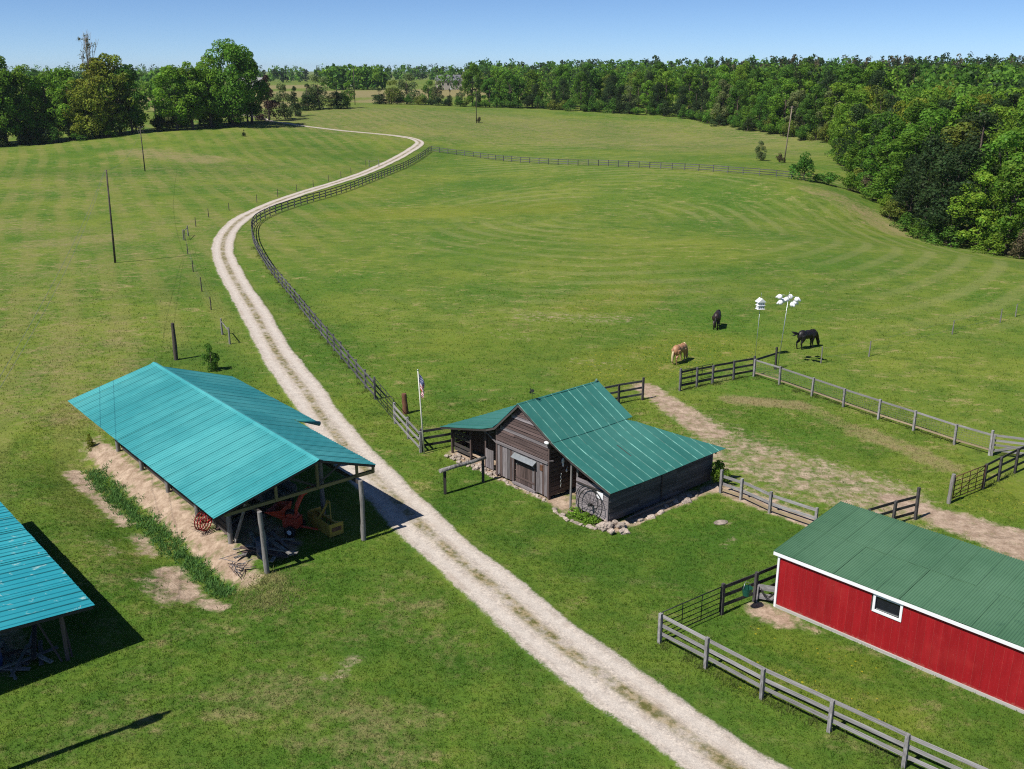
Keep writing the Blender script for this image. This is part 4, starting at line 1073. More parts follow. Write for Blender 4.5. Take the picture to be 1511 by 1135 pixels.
# ------------------------------------------------------------------ fences
def resample(P_, step):
    P_ = np.array(P_, float); s = np.r_[0, np.cumsum(np.linalg.norm(np.diff(P_, axis=0), axis=1))]
    n = max(1, int(round(s[-1] / step))); t = np.linspace(0, s[-1], n + 1)
    return [(float(np.interp(a, s, P_[:, 0])), float(np.interp(a, s, P_[:, 1]))) for a in t]
def fence(name, label, pts, h=1.3, n=3, mpost=None, mboard=None, bh=.14, zs=None, post=(.12, .12), cat="fence", group=None, side=.08, heights=None, mats=None):
    """posts at pts; n boards per bay. Each post and each board is a part"""
    x0, y0 = pts[0]; z0 = gz(x0, y0)
    root = empty(name, (x0, y0, z0)); tag(root, label, cat, group)
    L_ = lambda x, y, z: (x - x0, y - y0, z - z0)
    zs = zs or [h * (.27 + .66 * k / max(1, n - 1)) for k in range(n)]
    for i, (x, y) in enumerate(pts):
        b = gz(x, y); hp = (heights or {}).get(i, h) * random.uniform(.97, 1.04)
        d = np.array(pts[min(i + 1, len(pts) - 1)]) - np.array(pts[max(i - 1, 0)])
        o = meshobj("post", unit_box(mpost), root, L_(x, y, b + hp / 2 - .1)); o.scale = (post[0], post[1], hp + .2)
        o.rotation_euler = (random.uniform(-.02, .02), random.uniform(-.02, .02), math.atan2(d[1], d[0]))
        # grain runs along local X in the material: posts keep theirs vertical through scale
    for i in range(len(pts) - 1):
        (xa, ya), (xb, yb) = pts[i], pts[i + 1]
        d = np.array([xb - xa, yb - ya]); d /= np.linalg.norm(d); nn = np.array([-d[1], d[0]]) * side
        for k, z in enumerate(zs):
            mt = (mats or {}).get(k, mboard); bb = bh
            board("board", L_(xa + nn[0] - d[0] * .03, ya + nn[1] - d[1] * .03, gz(xa, ya) + z + random.uniform(-.02, .02)), L_(xb + nn[0] + d[0] * .03, yb + nn[1] + d[1] * .03, gz(xb, yb) + z + random.uniform(-.02, .02)), .028, bb, mt, root)
    return root
def pipe_gate(name, label, a, b, h=1.25, rails=6, z0=.15, uprights=2, mat=None, r=.022, braces=False):
    mat = mat or M_black
    za, zb = gz(*a), gz(*b)
    root = empty(name, (a[0], a[1], za)); tag(root, label, "gate")
    d = Vector((b[0] - a[0], b[1] - a[1], zb - za)); L = d.length
    for k in range(rails):
        z = z0 + (h - z0) * (k / (rails - 1)) ** 1.12
        MB().tube([Vector((0, 0, z)), d + Vector((0, 0, z))], r if k in (0, rails - 1) else r * .8, 6).build("rail", mat, root)
    for k in range(uprights + 2):
        t = k / (uprights + 1)
        MB().tube([d * t + Vector((0, 0, z0 - .02)), d * t + Vector((0, 0, h + .02))], r * (1.2 if k in (0, uprights + 1) else .8), 6).build("upright", mat, root)
    if braces: MB().tube([Vector((0, 0, z0)), d + Vector((0, 0, h))], r * .7, 6).build("brace", mat, root)
    return root

FENCE_ROAD = [(-21.34, 259.66), (-23.9, 229.53), (-26.68, 211.65), (-29.43, 188.43), (-32.14, 173.09), (-34.3, 163.4), (-36.1, 154.5), (-37.0, 146.5), (-36.6, 137.6), (-33.1, 123.83), (-27.77, 108.34), (-22.33, 94.44), (-17.74, 82.85), (-13.65, 72.6), (-10.37, 64.5), (-9.19, 61.65)]
pr = resample(catmull(FENCE_ROAD, 1.0), 2.55)
fence("road_fence", "long three-board fence curving beside the gravel track", pr, 1.36, 3, M_darkgreyfence, M_darkgreyfence, .155, cat="fence", side=-.08, heights={len(pr) - 1: 1.55})
pipe_gate("pipe_gate", "green-black pipe gate in the track fence left of the flagpole", (-9.15, 61.5), (-7.4, 57.1), 1.55, 6, .2, 2, r=.024)
fence("gate_side_fence", "short grey board fence from the pipe gate to the flagpole", [(-7.32, 56.97), (-6.23, 54.33), (-5.28, 52.13)], 1.35, 3, M_greyfence, M_greyfence, .15, side=-.08)
fence("barn_side_fence", "black three-board fence between flagpole and old barn", [(-5.22, 52.2), (-3.4, 53.1)], 1.32, 3, M_blackfence, M_blackfence, .15, heights={0: 1.45})
fence("far_fence", "distant weathered three-rail fence crossing the pasture", resample([(-21.1, 260.4), (-10, 250), (-.59, 238), (18.4, 217.5), (33.24, 198.3), (44.0, 190), (52.6, 188), (61.7, 192.9)], 3.1), 1.32, 3, M_darkgreyfence, M_darkgreyfence, .13)
fence("paddock_end_fence", "black board fence running out from behind the old barn roof", [(5.2, 59.6), (7.06, 60.73), (8.76, 61.57)], 1.4, 3, M_blackfence, M_darkgreyfence, .14, heights={2: 1.6})
fence("paddock_gate_fence", "dark board fence behind the grazing palomino", [(11.57, 63.46), (12.88, 64.3), (14.12, 64.99), (15.8, 65.94), (17.45, 66.83)], 1.4, 3, M_darkgreyfence, M_blackfence, .15, heights={0: 1.6, 4: 1.55})
pipe_gate("open_gate", "dark pipe gate folded against the paddock fence", (11.7, 63.72), (14.1, 65.2), 1.42, 5, .25, 2)
fence("corner_rail", "black rail from the paddock corner to a tall black post", [(17.45, 66.83), (19.45, 68.5)], 1.45, 1, M_blackfence, M_blackfence, .16, zs=[1.18], heights={1: 1.75})
MESH_PTS = [(17.45, 66.7), (18.79, 64.85), (20.35, 62.34), (21.73, 60.08), (23.2, 57.75), (24.62, 55.7), (26.11, 53.38), (27.41, 51.71)]
mf = fence("mesh_fence", "grey post fence with wire mesh along the far side of the paddock", MESH_PTS, 1.32, 2, M_greyfence, M_greyfence, .11, zs=[.30, 1.2], mats={0: M_tanboard, 1: M_greyfence}, heights={7: 1.5})
_o = Vector(mf.location)
for (xa, ya), (xb, yb) in zip(MESH_PTS[:-1], MESH_PTS[1:]):
    mb = MB()
    for k in range(6):
        z = .45 + k * .14; mb.tube([Vector((xa, ya, z)) - _o, Vector((xb, yb, z)) - _o], .006, 3, caps=False)
    n_ = int(math.hypot(xb - xa, yb - ya) / .16)
    for k in range(1, n_):
        t = k / n_; p_ = Vector((xa + (xb - xa) * t, ya + (yb - ya) * t, 0)) - _o
        mb.tube([p_ + Vector((0, 0, .42)), p_ + Vector((0, 0, 1.16))], .005, 3, caps=False)
    mb.build("wire_mesh", M_wire, mf)
g_ = fence("board_gate", "grey board gate with diagonal at the far paddock corner", [(27.5, 51.65), (30.1, 50.6)], 1.3, 4, M_greyfence, M_greyfence, .13, cat="gate")
board("diagonal", (0.1, 0, .3), (2.5, -1.0, 1.15), .028, .12, M_greyfence, g_)
fence("paddock_exit_fence", "black board fence leading off from the pale-posted pipe gate", [(24.83, 46.94), (26.14, 47.99), (27.58, 49.1), (29.3, 50.4), (31, 51.7)], 1.42, 3, M_blackfence, M_blackfence, .14)
pipe_gate("rusty_gate", "black and rust pipe gate hung on a pale grey post", (22.55, 45.40), (24.75, 46.88), 1.4, 6, .2, 3, M_rust, .024, True)
def lone_post(name, label, x, y, h, r, k=0, mat=None, lean=(0, 0)):
    o = log_post(name, (x, y, gz(x, y) - .2), h + .2, r, None, k, mat, lean); return tag(o, label, "post")
lone_post("gate_post", "thick pale grey gate post beside the dirt path", 22.31, 45.23, 1.62, .12, 0)
fence("short_fence", "short black fence ending above the red barn's green roof", [(16.9, 41.75), (18.45, 42.6), (19.83, 43.33)], 1.3, 3, M_blackfence, M_blackfence, .14, heights={2: 1.72})
ff = fence("yard_fence", "grey board fence between the two barns", [(10.9, 46.5), (11.77, 45.63), (12.85, 44.06), (14.6, 42.29)], 1.15, 3, M_greyfence, M_greyfence, .15, zs=[.2, .5, .95], heights={0: 1.3, 3: 1.1}, mats={0: M_tanboard})
fence("front_fence", "silver-grey three-board fence in front of the red barn", [(5.68, 32.5), (7.14, 30.83), (8.75, 29.0), (10.58, 27.22), (12.39, 25.47), (14.3, 23.7)], 1.28, 3, M_greyfence, M_greyfence, .145, zs=[.42, .78, 1.16], side=.07)
pipe_gate("yard_gate", "black pipe gate left of the red barn", (5.78, 32.62), (8.40, 34.5), 1.3, 6, .18, 2)
fence("yard_side_fence", "black board fence joining the pipe gate to the red barn", [(8.5, 34.56), (10.08, 35.58), (11.5, 36.55), (12.9, 37.6)], 1.3, 3, M_blackfence, M_blackfence, .15, side=.07, heights={0: 1.4, 1: 1.38})
jp = fence("hose_boards", "two wide grey boards with draped hose at the red barn corner", [(10.16, 35.52), (10.83, 35.30)], .8, 2, M_greyfence, M_greyfence, .26, zs=[.28, .68], post=(.05, .05))
_r = random.Random(3)
for k in range(3):
    mb = MB(); mb.tube([(.1, -.12, .72 - .06 * k), (.25, -.2, .5 - .05 * k), (.42, -.25, .42 - .05 * k), (.62, -.3, .62 - .03 * k), (.75, -.28, .78)], .015, 5); mb.build("hose", M_rubber, jp)
def bucket():
    x, y = 9.45, 35.05
    o = empty("feed_bucket", (x, y, .72), .55); tag(o, "dark green feed bucket hung on the black fence", "bucket")
    M_gb = simple_mat("dark_green_plastic", (.012, .07, .05), .15, 4, .4)
    mb = MB(); mb.tube([(0, -.2, 0), (0, -.2, .34)], [.17, .22], 14, caps=False); mb.ell((0, -.2, .02), (.17, .17, .03)); mb.build("pail", M_gb, o)
    mb = MB(); mb.tube([(-.22, -.2, .33), (-.12, -.14, .5), (0, -.08, .55), (.12, -.14, .5), (.22, -.2, .33)], .012, 5); mb.build("handle", M_galv, o)
bucket()

# post-and-wire fence along the left of the track
WIRE = [(-27.75, 87.16), (-31.06, 95.24), (-35.07, 105.25), (-39.11, 116.06), (-42.61, 126.05), (-44.75, 137.38), (-45.69, 146.65), (-44.77, 154.4), (-42.82, 164.15), (-41.04, 171.72), (-39.46, 180.0), (-37.87, 187.42), (-36.77, 197.49), (-35.6, 205.11), (-34.52, 211.66), (-33.38, 226.08)]
def wire_fence(name, label, pts, h, r, wires=3, mat=None):
    x0, y0 = pts[0]; z0 = gz(x0, y0); root = empty(name, (x0, y0, z0)); tag(root, label, "fence")
    for i, (x, y) in enumerate(pts):
        log_post("post", (x - x0, y - y0, gz(x, y) - z0 - .1), h * random.uniform(.9, 1.1) + .1, r, root, i % 4, mat)
    for k in range(wires):
        z = h * (.35 + .6 * k / max(1, wires - 1)); MB().tube([(x - x0, y - y0, gz(x, y) - z0 + z) for x, y in pts], .006, 3, caps=False).build("wire", M_wire, root)
    return root
wire_fence("wire_fence", "thin post-and-wire fence left of the gravel track", WIRE, 1.35, .06, 3, M_pole)
wire_fence("pasture_wire_fence", "sparse wire fence behind the right-hand black horse", [(23.33, 70.16), (27.6, 71.98), (36.88, 78.55), (42.93, 82.79), (45.35, 84.93), (52, 90)], 1.25, .055, 2)
def brace(name, label, a, b, h):
    root = empty(name, (*a, gz(*a))); tag(root, label, "fence brace"); d = (b[0] - a[0], b[1] - a[1], gz(*b) - gz(*a))
    log_post("post", (0, 0, -.1), h, .09, root, 0); log_post("post", (d[0], d[1], d[2] - .1), h, .09, root, 1)
    MB().tube([(0, 0, h * .75), (d[0], d[1], d[2] + h * .75)], .045, 7).build("rail", M_log, root)
    MB().tube([(0, 0, h * .7), (d[0], d[1], d[2] + .15)], .012, 4).build("brace_wire", M_wire, root)
brace("fence_brace", "pair of grey braced posts beside the track above the teal shed", (-22.81, 75.53), (-24.2, 78.4), 1.5)
brace("fence_brace", "pair of braced posts at the bend of the wire fence", (-42.9, 126.3), (-43.3, 129.5), 1.5)
brace("fence_brace", "small far pair of braced posts in the left field", (-32.6, 226.0), (-30.6, 227.5), 1.6)
lone_post("tall_log_post", "tall dark log post behind the teal shed's rear gable", -25.68, 71.09, 2.9, .17, 3, M_pole)
lone_post("thick_post", "thick short brown post behind the pipe gate", -6.85, 58.9, 1.35, .2, 1, M_rust)

# hitching rail
def hitch():
    a, b = (-3.49, 46.38), (-1.55, 47.88); root = empty("hitching_rail", (*a, 0)); tag(root, "dark wooden hitching rail on the lawn before the old barn", "hitching rail")
    d = (b[0] - a[0], b[1] - a[1])
    for k in (0, 1): board("post", (d[0] * k, d[1] * k, -.1), (d[0] * k, d[1] * k, 1.30), .15, .15, M_darkboard, root, up=(0, 1, 0))
    mb = MB(); e = .12
    mb.tube([(-d[0] * e, -d[1] * e, 1.36), (d[0] * .3, d[1] * .3, 1.385), (d[0] * .7, d[1] * .7, 1.36), (d[0] * (1 + e * .6), d[1] * (1 + e * .6), 1.385)], [.115, .105, .10, .09], 9)
    o = mb.build("top_log", M_log, root)
hitch()

# flagpole
def flagpole():
    x, y = -5.06, 51.95; root = empty("flagpole", (x, y, gz(x, y))); tag(root, "white flagpole with a limp striped flag beside the fence corner", "flagpole")
    h = 5.0; lx = -.22
    MB().tube([(0, 0, -.1), (lx * .5, 0, h * .5), (lx, 0, h)], [.045, .04, .03], 8).build("pole", simple_mat("pole_paint", (.62, .60, .52), .1, 3, .5), root)
    MB().ell((lx, 0, h + .05), (.05, .05, .05)).build("finial", M_galv, root)
    # cloth: s along the fly, t down the hoist; hangs in folds
    m, t, out = new_mat("striped_flag")
    uv = t.n("ShaderNodeUVMap"); sp = t.n("ShaderNodeSeparateXYZ", {0: uv.outputs[0]})
    s, v = sp.outputs[0], sp.outputs[1]
    st = t.math('MODULO', t.math('FLOOR', t.math('MULTIPLY', v, 13.0)), 2.0)
    c = t.mix(st, (.42, .012, .02), (.75, .74, .72))
    cant = t.math('MULTIPLY', t.math('LESS_THAN', s, .42), t.math('LESS_THAN', v, 7 / 13))
    fx = t.math('ABSOLUTE', t.math('SUBTRACT', t.math('FRACT', t.math('MULTIPLY', s, 6 / .42)), .5)); fy = t.math('ABSOLUTE', t.math('SUBTRACT', t.math('FRACT', t.math('MULTIPLY', v, 5 / (7 / 13))), .5))
    star = t.math('LESS_THAN', t.math('ADD', t.math('MULTIPLY', fx, fx), t.math('MULTIPLY', fy, fy)), .045)
    c = t.mix(cant, c, t.mix(star, (.012, .025, .13), (.75, .75, .75)))
    principled(t, out, c, .8)
    NS, NT_ = 26, 16; vs = []; fs = []; uvs = []
    for i in range(NS + 1):
        for j in range(NT_ + 1):
            s_ = i / NS; t_ = j / NT_
            drop = s_ * 1.0
            fold = math.sin(s_ * 13 + t_ * 2.0) * .07 * (0.3 + s_)
            xx = .03 + .34 * math.sin(s_ * 2.6) * (1 - .25 * t_) + .03 * math.sin(t_ * 9)
            yy = fold - .02 + .05 * math.cos(t_ * 7 + s_ * 5) * s_
            zz = h - .12 - t_ * .95 * (1 - .25 * s_) - drop * (1 - .12 * t_)
            pole_x = lx * (zz / h)
            vs.append((pole_x + xx - .09 * s_ * 1.2, yy, zz)); uvs.append((s_, t_))
    for i in range(NS):
        for j in range(NT_):
            a = i * (NT_ + 1) + j; fs.append((a, a + NT_ + 1, a + NT_ + 2, a + 1))
    me = bpy.data.meshes.new("flag"); me.from_pydata(vs, [], fs); me.materials.append(m)
    ul = me.uv_layers.new(name="UVMap")
    for lp in me.loops: ul.data[lp.index].uv = uvs[lp.vertex_index]
    me.polygons.foreach_set("use_smooth", np.ones(len(fs), dtype=bool)); me.update()
    fo = meshobj("flag", me, root); fo['label'] = "limp red, white and blue flag with stars and stripes"
flagpole()

# utility poles and overhead wires
def utility_pole(label, x, y, h, r, arms=1, lean=0.0, mat=None, transformer=False, arm_az=0.4):
    root = empty("utility_pole", (x, y, gz(x, y)), 0); root.rotation_euler = (0, lean, 0); tag(root, label, "utility pole")
    MB().tube([(0, 0, -.3), (0, 0, h * .5), (0, 0, h)], [r, r * .85, r * .65], 8).build("pole", mat or M_pole, root)
    for k in range(arms):
        z = h - .35 - k * .8; c, s = math.cos(arm_az), math.sin(arm_az)
        MB().beam((-.55 * c, -.55 * s, z), (.55 * c, .55 * s, z), .08, .1).build("crossarm", mat or M_pole, root)
        for q in (-.5, .5): MB().tube([(q * c, q * s, z + .05), (q * c, q * s, z + .2)], [.035, .025], 6).build("insulator", M_galv, root)
    if transformer:
        MB().tube([(.3, .15, h - 1.9), (.3, .15, h - 1.0)], .24, 12).build("transformer", M_galv, root)
        MB().tube([(.3, .15, h - 1.0), (.2, .1, h - .4)], .02, 5).build("bushing", M_galv, root)
    return root
utility_pole("slender dark pole with its shadow in the left field", -45.66, 110.43, 10.5, .13, 0, 0.03)
utility_pole("far utility pole with crossarms in front of the left trees", -77.09, 207.5, 9.2, .13, 2)
utility_pole("far thin pole standing in the middle of the back meadow", -11.7, 330, 10.5, .14, 0)
utility_pole("bare pale pole in the back meadow right of centre", 60.77, 221.2, 12.2, .15, 1, .06, M_palepole)
utility_pole("most distant pole above the track's far end", -62.05, 398.7, 14, .15, 1)
utility_pole("thin pole among the trees left of the far track", -100.5, 283, 9.5, .12, 0)
utility_pole("transformer pole near the low spotted shed", -17.3, 24.3, 9.0, .15, 0, 0, None, True)
def cable(label, a, b, sag, r=.010):
    a, b = Vector(a), Vector(b); pts = []
    for k in range(25):
        t = k / 24; p = a.lerp(b, t); p.z -= sag * 4 * t * (1 - t); pts.append(p - a)
    o = MB().tube(pts, r, 4).build("overhead_cable", M_darkwire, loc=a); return tag(o, label, "cable")
cable("lower overhead cable from the slender field pole to the transformer pole", (-45.5, 110.3, 10.3), (-17.3, 24.3, 8.2), 1.6)
cable("upper overhead cable from the slender field pole to the transformer pole", (-45.5, 110.3, 10.45), (-17.0, 24.5, 8.7), 1.0)
cable("overhead cable between the two left field poles", (-45.5, 110.3, 10.4), (-77.1, 207.5, gz(-77, 207) + 8.9), 1.8, .012)

# bird houses on poles
def martin_house():
    x, y = 18.61, 71.22; root = empty("martin_house", (x, y, gz(x, y)), .25, (.8, .8, .95)); root.rotation_euler = (0, .02, .25); tag(root, "white gabled birdhouse on a thin pole by the paddock", "birdhouse")
    MB().tube([(0, 0, -.2), (0, 0, 4.15)], .022, 6).build("pole", M_galv, root)
    for k in range(2):
        z = 4.15 + k * .30
        MB().box((0, 0, z + .13), (.62, .5, .25)).build("storey", M_white, root)
        MB().box((0, 0, z), (.74, .62, .025)).build("porch", M_white, root)
        for q in (-.2, 0, .2):
            MB().tube([(q, -.252, z + .12), (q, -.265, z + .12)], .045, 10).build("entrance", M_black, root)
        for q in (-.18, .18): MB().tube([(-.312, q, z + .12), (-.325, q, z + .12)], .045, 10).build("entrance", M_black, root)
    MB().prism([(-.42, 0), (.42, 0), (0, .3)], -.34, .34, 'y').build("roof", M_white, root, loc=(0, 0, 4.72))
    MB().tube([(0, 0, 5.05), (0, 0, 5.45)], [.02, .01], 5).build("spire", M_galv, root)
martin_house()
def gourd_rack():
    x, y = 19.75, 68.95; root = empty("gourd_rack", (x, y, gz(x, y))); root.rotation_euler = (0, .075, .3); tag(root, "rack of white gourd nests on a tall pole beside the black post", "birdhouse")
    MB().tube([(0, 0, -.2), (0, 0, 5.3)], .025, 6).build("pole", M_galv, root)
    for k in range(8):
        a = 2 * math.pi * k / 8; zz = 5.05 + (.22 if k % 2 else -.12); R = .62
        c, s = math.cos(a), math.sin(a)
        MB().tube([(0, 0, zz + .18), (R * c, R * s, zz + .18)], .012, 5).build("arm", M_galv, root)
        mb = MB(); mb.ell((R * c, R * s, zz), (.2, .2, .19)); mb.tube([(R * c, R * s, zz + .08), (R * 1.22 * c, R * 1.22 * s, zz + .02), (R * 1.45 * c, R * 1.45 * s, zz - .10)], [.14, .10, .06], 8)
        gd = mb.build("gourd", M_white, root)
        MB().tube([(R * c - s * .15, R * s + c * .15, zz), (R * c - s * .157, R * s + c * .157, zz)], .045, 8).build("entrance", M_black, gd)
    MB().tube([(0, 0, 5.3), (0, 0, 5.75)], [.02, .008], 5).build("spire", M_galv, root)
gourd_rack()

# ------------------------------------------------------------------ things stored in the sheds
_sz = math.atan2(SHED[1][1], SHED[1][0])
def at_shed(name, label, cat, u, v, rz=0, F=SHED, z=None):
    x, y = from_uv(F, u, v); o = empty(name, (x, y, gz(x, y) if z is None else z), math.atan2(F[1][1], F[1][0]) + rz); return tag(o, label, cat)
def chipper():
    o = at_shed("wood_chipper", "orange-red wood chipper with raised discharge chute in the teal shed", "chipper", 2.2, 4.75, .6)
    mb = MB(); mb.box((0, 0, .62), (.75, .6, .5)); mb.tube([(0, .2, .75), (0, -.25, .75)], .32, 14); mb.build("housing", M_orange, o)
    mb = MB(); top = [(.3, -.62, 1.35), (.3, .55, 1.35), (1.1, .62, 1.2), (1.1, -.62, 1.2)]; bot = [(.25, -.2, .75), (.25, .2, .75), (.45, .2, .7), (.45, -.2, .7)]
    mb.add(top + bot, [(0, 4, 5, 1), (1, 5, 6, 2), (2, 6, 7, 3), (3, 7, 4, 0), (4, 7, 6, 5)]); mb.build("feed_hopper", M_orange, o)
    mb = MB(); mb.tube([(-.15, 0, .9), (-.22, -.15, 1.4), (-.35, -.45, 1.85), (-.6, -.8, 2.05)], [.11, .11, .12, .13], 8); mb.build("discharge_chute", M_orange, o)
    MB().box((-.72, -.95, 2.02), (.22, .22, .16), (0, .4, .6)).build("chute_deflector", M_orange, o)
    for s in (-.5, .5):
        w = MB().tube([(-.1, s - .07, .28), (-.1, s + .07, .28)], .28, 16).build("wheel", M_rubber, o)
        MB().tube([(-.1, s - .08, .28), (-.1, s + .08, .28)], .12, 10).build("rim", M_white, w)
    MB().beam((-.3, 0, .4), (-1.3, 0, .35), .08, .08).build("drawbar", M_orange, o)
    MB().box((.05, 0, 1.02), (.4, .35, .25)).build("engine", M_black, o)
chipper()
def box_blade():
    o = at_shed("box_blade", "yellow box blade implement at the teal shed's front", "implement", 1.5, 6.1, 0)
    mb = MB(); mb.box((0, .36, .42), (2.1, .04, .62)); mb.build("blade_back", M_yellow, o)
    for s in (-1.05, 1.05):
        mb = MB(); mb.box((s, 0, .42), (.04, .74, .62)); e = mb.build("end_plate", M_yellow, o)
        MB().box((s + .03 * (1 if s > 0 else -1), 0, .44), (.01, .5, .2)).build("decal", M_rust, e)
    MB().beam((-1.03, -.1, .62), (1.03, -.1, .62), .1, .1).build("crossbar", M_yellow, o)
    for s in (-.42, .42): MB().beam((s, -.1, .6), (s * .2, -.25, 1.45), .05, .09).build("mast", M_yellow, o)
    MB().beam((0, -.25, 1.42), (0, .34, .7), .05, .08).build("mast_stay", M_yellow, o)
    for s in (-.42, .42): MB().beam((s, -.1, .55), (s, -.55, .35), .05, .1).build("hitch_arm", M_yellow, o)
    for k in range(5): MB().beam((-.8 + .4 * k, -.1, .6), (-.8 + .4 * k, -.02, .08), .03, .06).build("shank", M_rust, o)
box_blade()
def rake():
    o = at_shed("rake_wheels", "red spoked rake wheel stowed under the shed eave on the bank", "implement", 4.9, 1.6, .5)
    for k in range(3):
        x = k * .16
        mb = MB(); n = 24
        mb.tube([(x, .42 * math.cos(2 * math.pi * i / n), .55 + .42 * math.sin(2 * math.pi * i / n)) for i in range(n + 1)], .03, 6, caps=False); r_ = mb.build("wheel", M_redimp, o)
        for i in range(10):
            a = 2 * math.pi * i / 10
            MB().tube([(x, 0, .55), (x, .42 * math.cos(a), .55 + .42 * math.sin(a))], .012, 4).build("spoke", M_redimp, r_)
        for i in range(20):
            a = 2 * math.pi * i / 20
            MB().tube([(x, .42 * math.cos(a), .55 + .42 * math.sin(a)), (x + .06, .62 * math.cos(a + .25), .58 + .58 * math.sin(a + .25))], .010, 4).build("tine", M_black, r_)
    MB().beam((-.1, 0, .55), (.2, -1.3, .6), .08, .08).build("frame", M_redimp, o)
rake()
def lumber(name, label, u, v, n, F=SHED, L=(1.2, 2.8), seed=1, w=1.0, tk=1.0):
    r = random.Random(seed); o = at_shed(name, label, "lumber", u, v, 0, F)
    for k in range(n):
        a = r.uniform(-.9, .9) + (math.pi / 2 if r.random() < .3 else 0); l = r.uniform(*L); cx, cy = r.uniform(-w, w), r.uniform(-w * .7, w * .7); z = .04 + .03 * k * r.random()
        board("plank", (cx - math.cos(a) * l / 2, cy - math.sin(a) * l / 2, z), (cx + math.cos(a) * l / 2, cy + math.sin(a) * l / 2, z + r.uniform(-.02, .25) * tk), .04 * tk, (.1 + .08 * r.random()) * tk, r.choice([M_oldwood, M_oldwood2, M_log, M_oldwood]), o, roll=1.57)
lumber("scrap_lumber", "jumbled scrap boards on the shed floor near the leaning front post", 1.4, 3.0, 22, seed=3)
lumber("stacked_lumber", "boards lying deeper inside the teal shed", 6.0, 3.6, 16, L=(2, 3.6), seed=5)
lumber("shed_lumber", "scrap boards inside the low spotted shed", 2.0, -2.4, 14, LOWS, seed=8)
lumber("brush_sticks", "dry sticks strewn on the sandy bank below the eave", .9, 1.35, 18, SHED, (.4, 1.1), 12, .6, .3)
def wagon():
    o = at_shed("farm_wagon", "grey flatbed wagon parked in the dark of the teal shed", "wagon", 6.3, 5.2, .05)
    for k in range(8): board("deck_board", (-1.8, -.85 + k * .24, .85), (1.8, -.85 + k * .24, .85), .04, .22, M_oldwood, o, roll=1.57)
    for s in (-.95, .95): board("side_board", (-1.8, s, 1.08), (1.8, s, 1.08), .03, .36, M_oldwood, o)
    for x in (-1.2, 1.2):
        for s in (-.8, .8): MB().tube([(x, s - .08, .36), (x, s + .08, .36)], .36, 14).build("wheel", M_rubber, o)
        MB().beam((x, -.8, .42), (x, .8, .42), .1, .1).build("axle", M_black, o)
    MB().beam((-1.8, 0, .7), (1.8, 0, .7), .14, .14).build("chassis", M_black, o)
wagon()
mb = MB()
def barrel(u, v, F, mat, label, z=0):
    o = at_shed("barrel", label, "barrel", u, v, 0, F)
    MB().tube([(0, 0, 0), (0, 0, .3), (0, 0, .32), (0, 0, .58), (0, 0, .6), (0, 0, .88)], [.28, .28, .295, .295, .28, .28], 16).build("drum", mat, o)
    MB().tube([(0, 0, .86), (0, 0, .895)], .29, 16).build("lid", mat, o)
barrel(1.6, -3.3, LOWS, simple_mat("blue_drum", (.03, .06, .16), .2, 3, .45), "dark blue drum inside the low spotted shed")
barrel(.9, 2.55, SHED, simple_mat("dull_drum", (.07, .08, .11), .2, 3, .6), "dull drum beside the scrap boards in the teal shed")

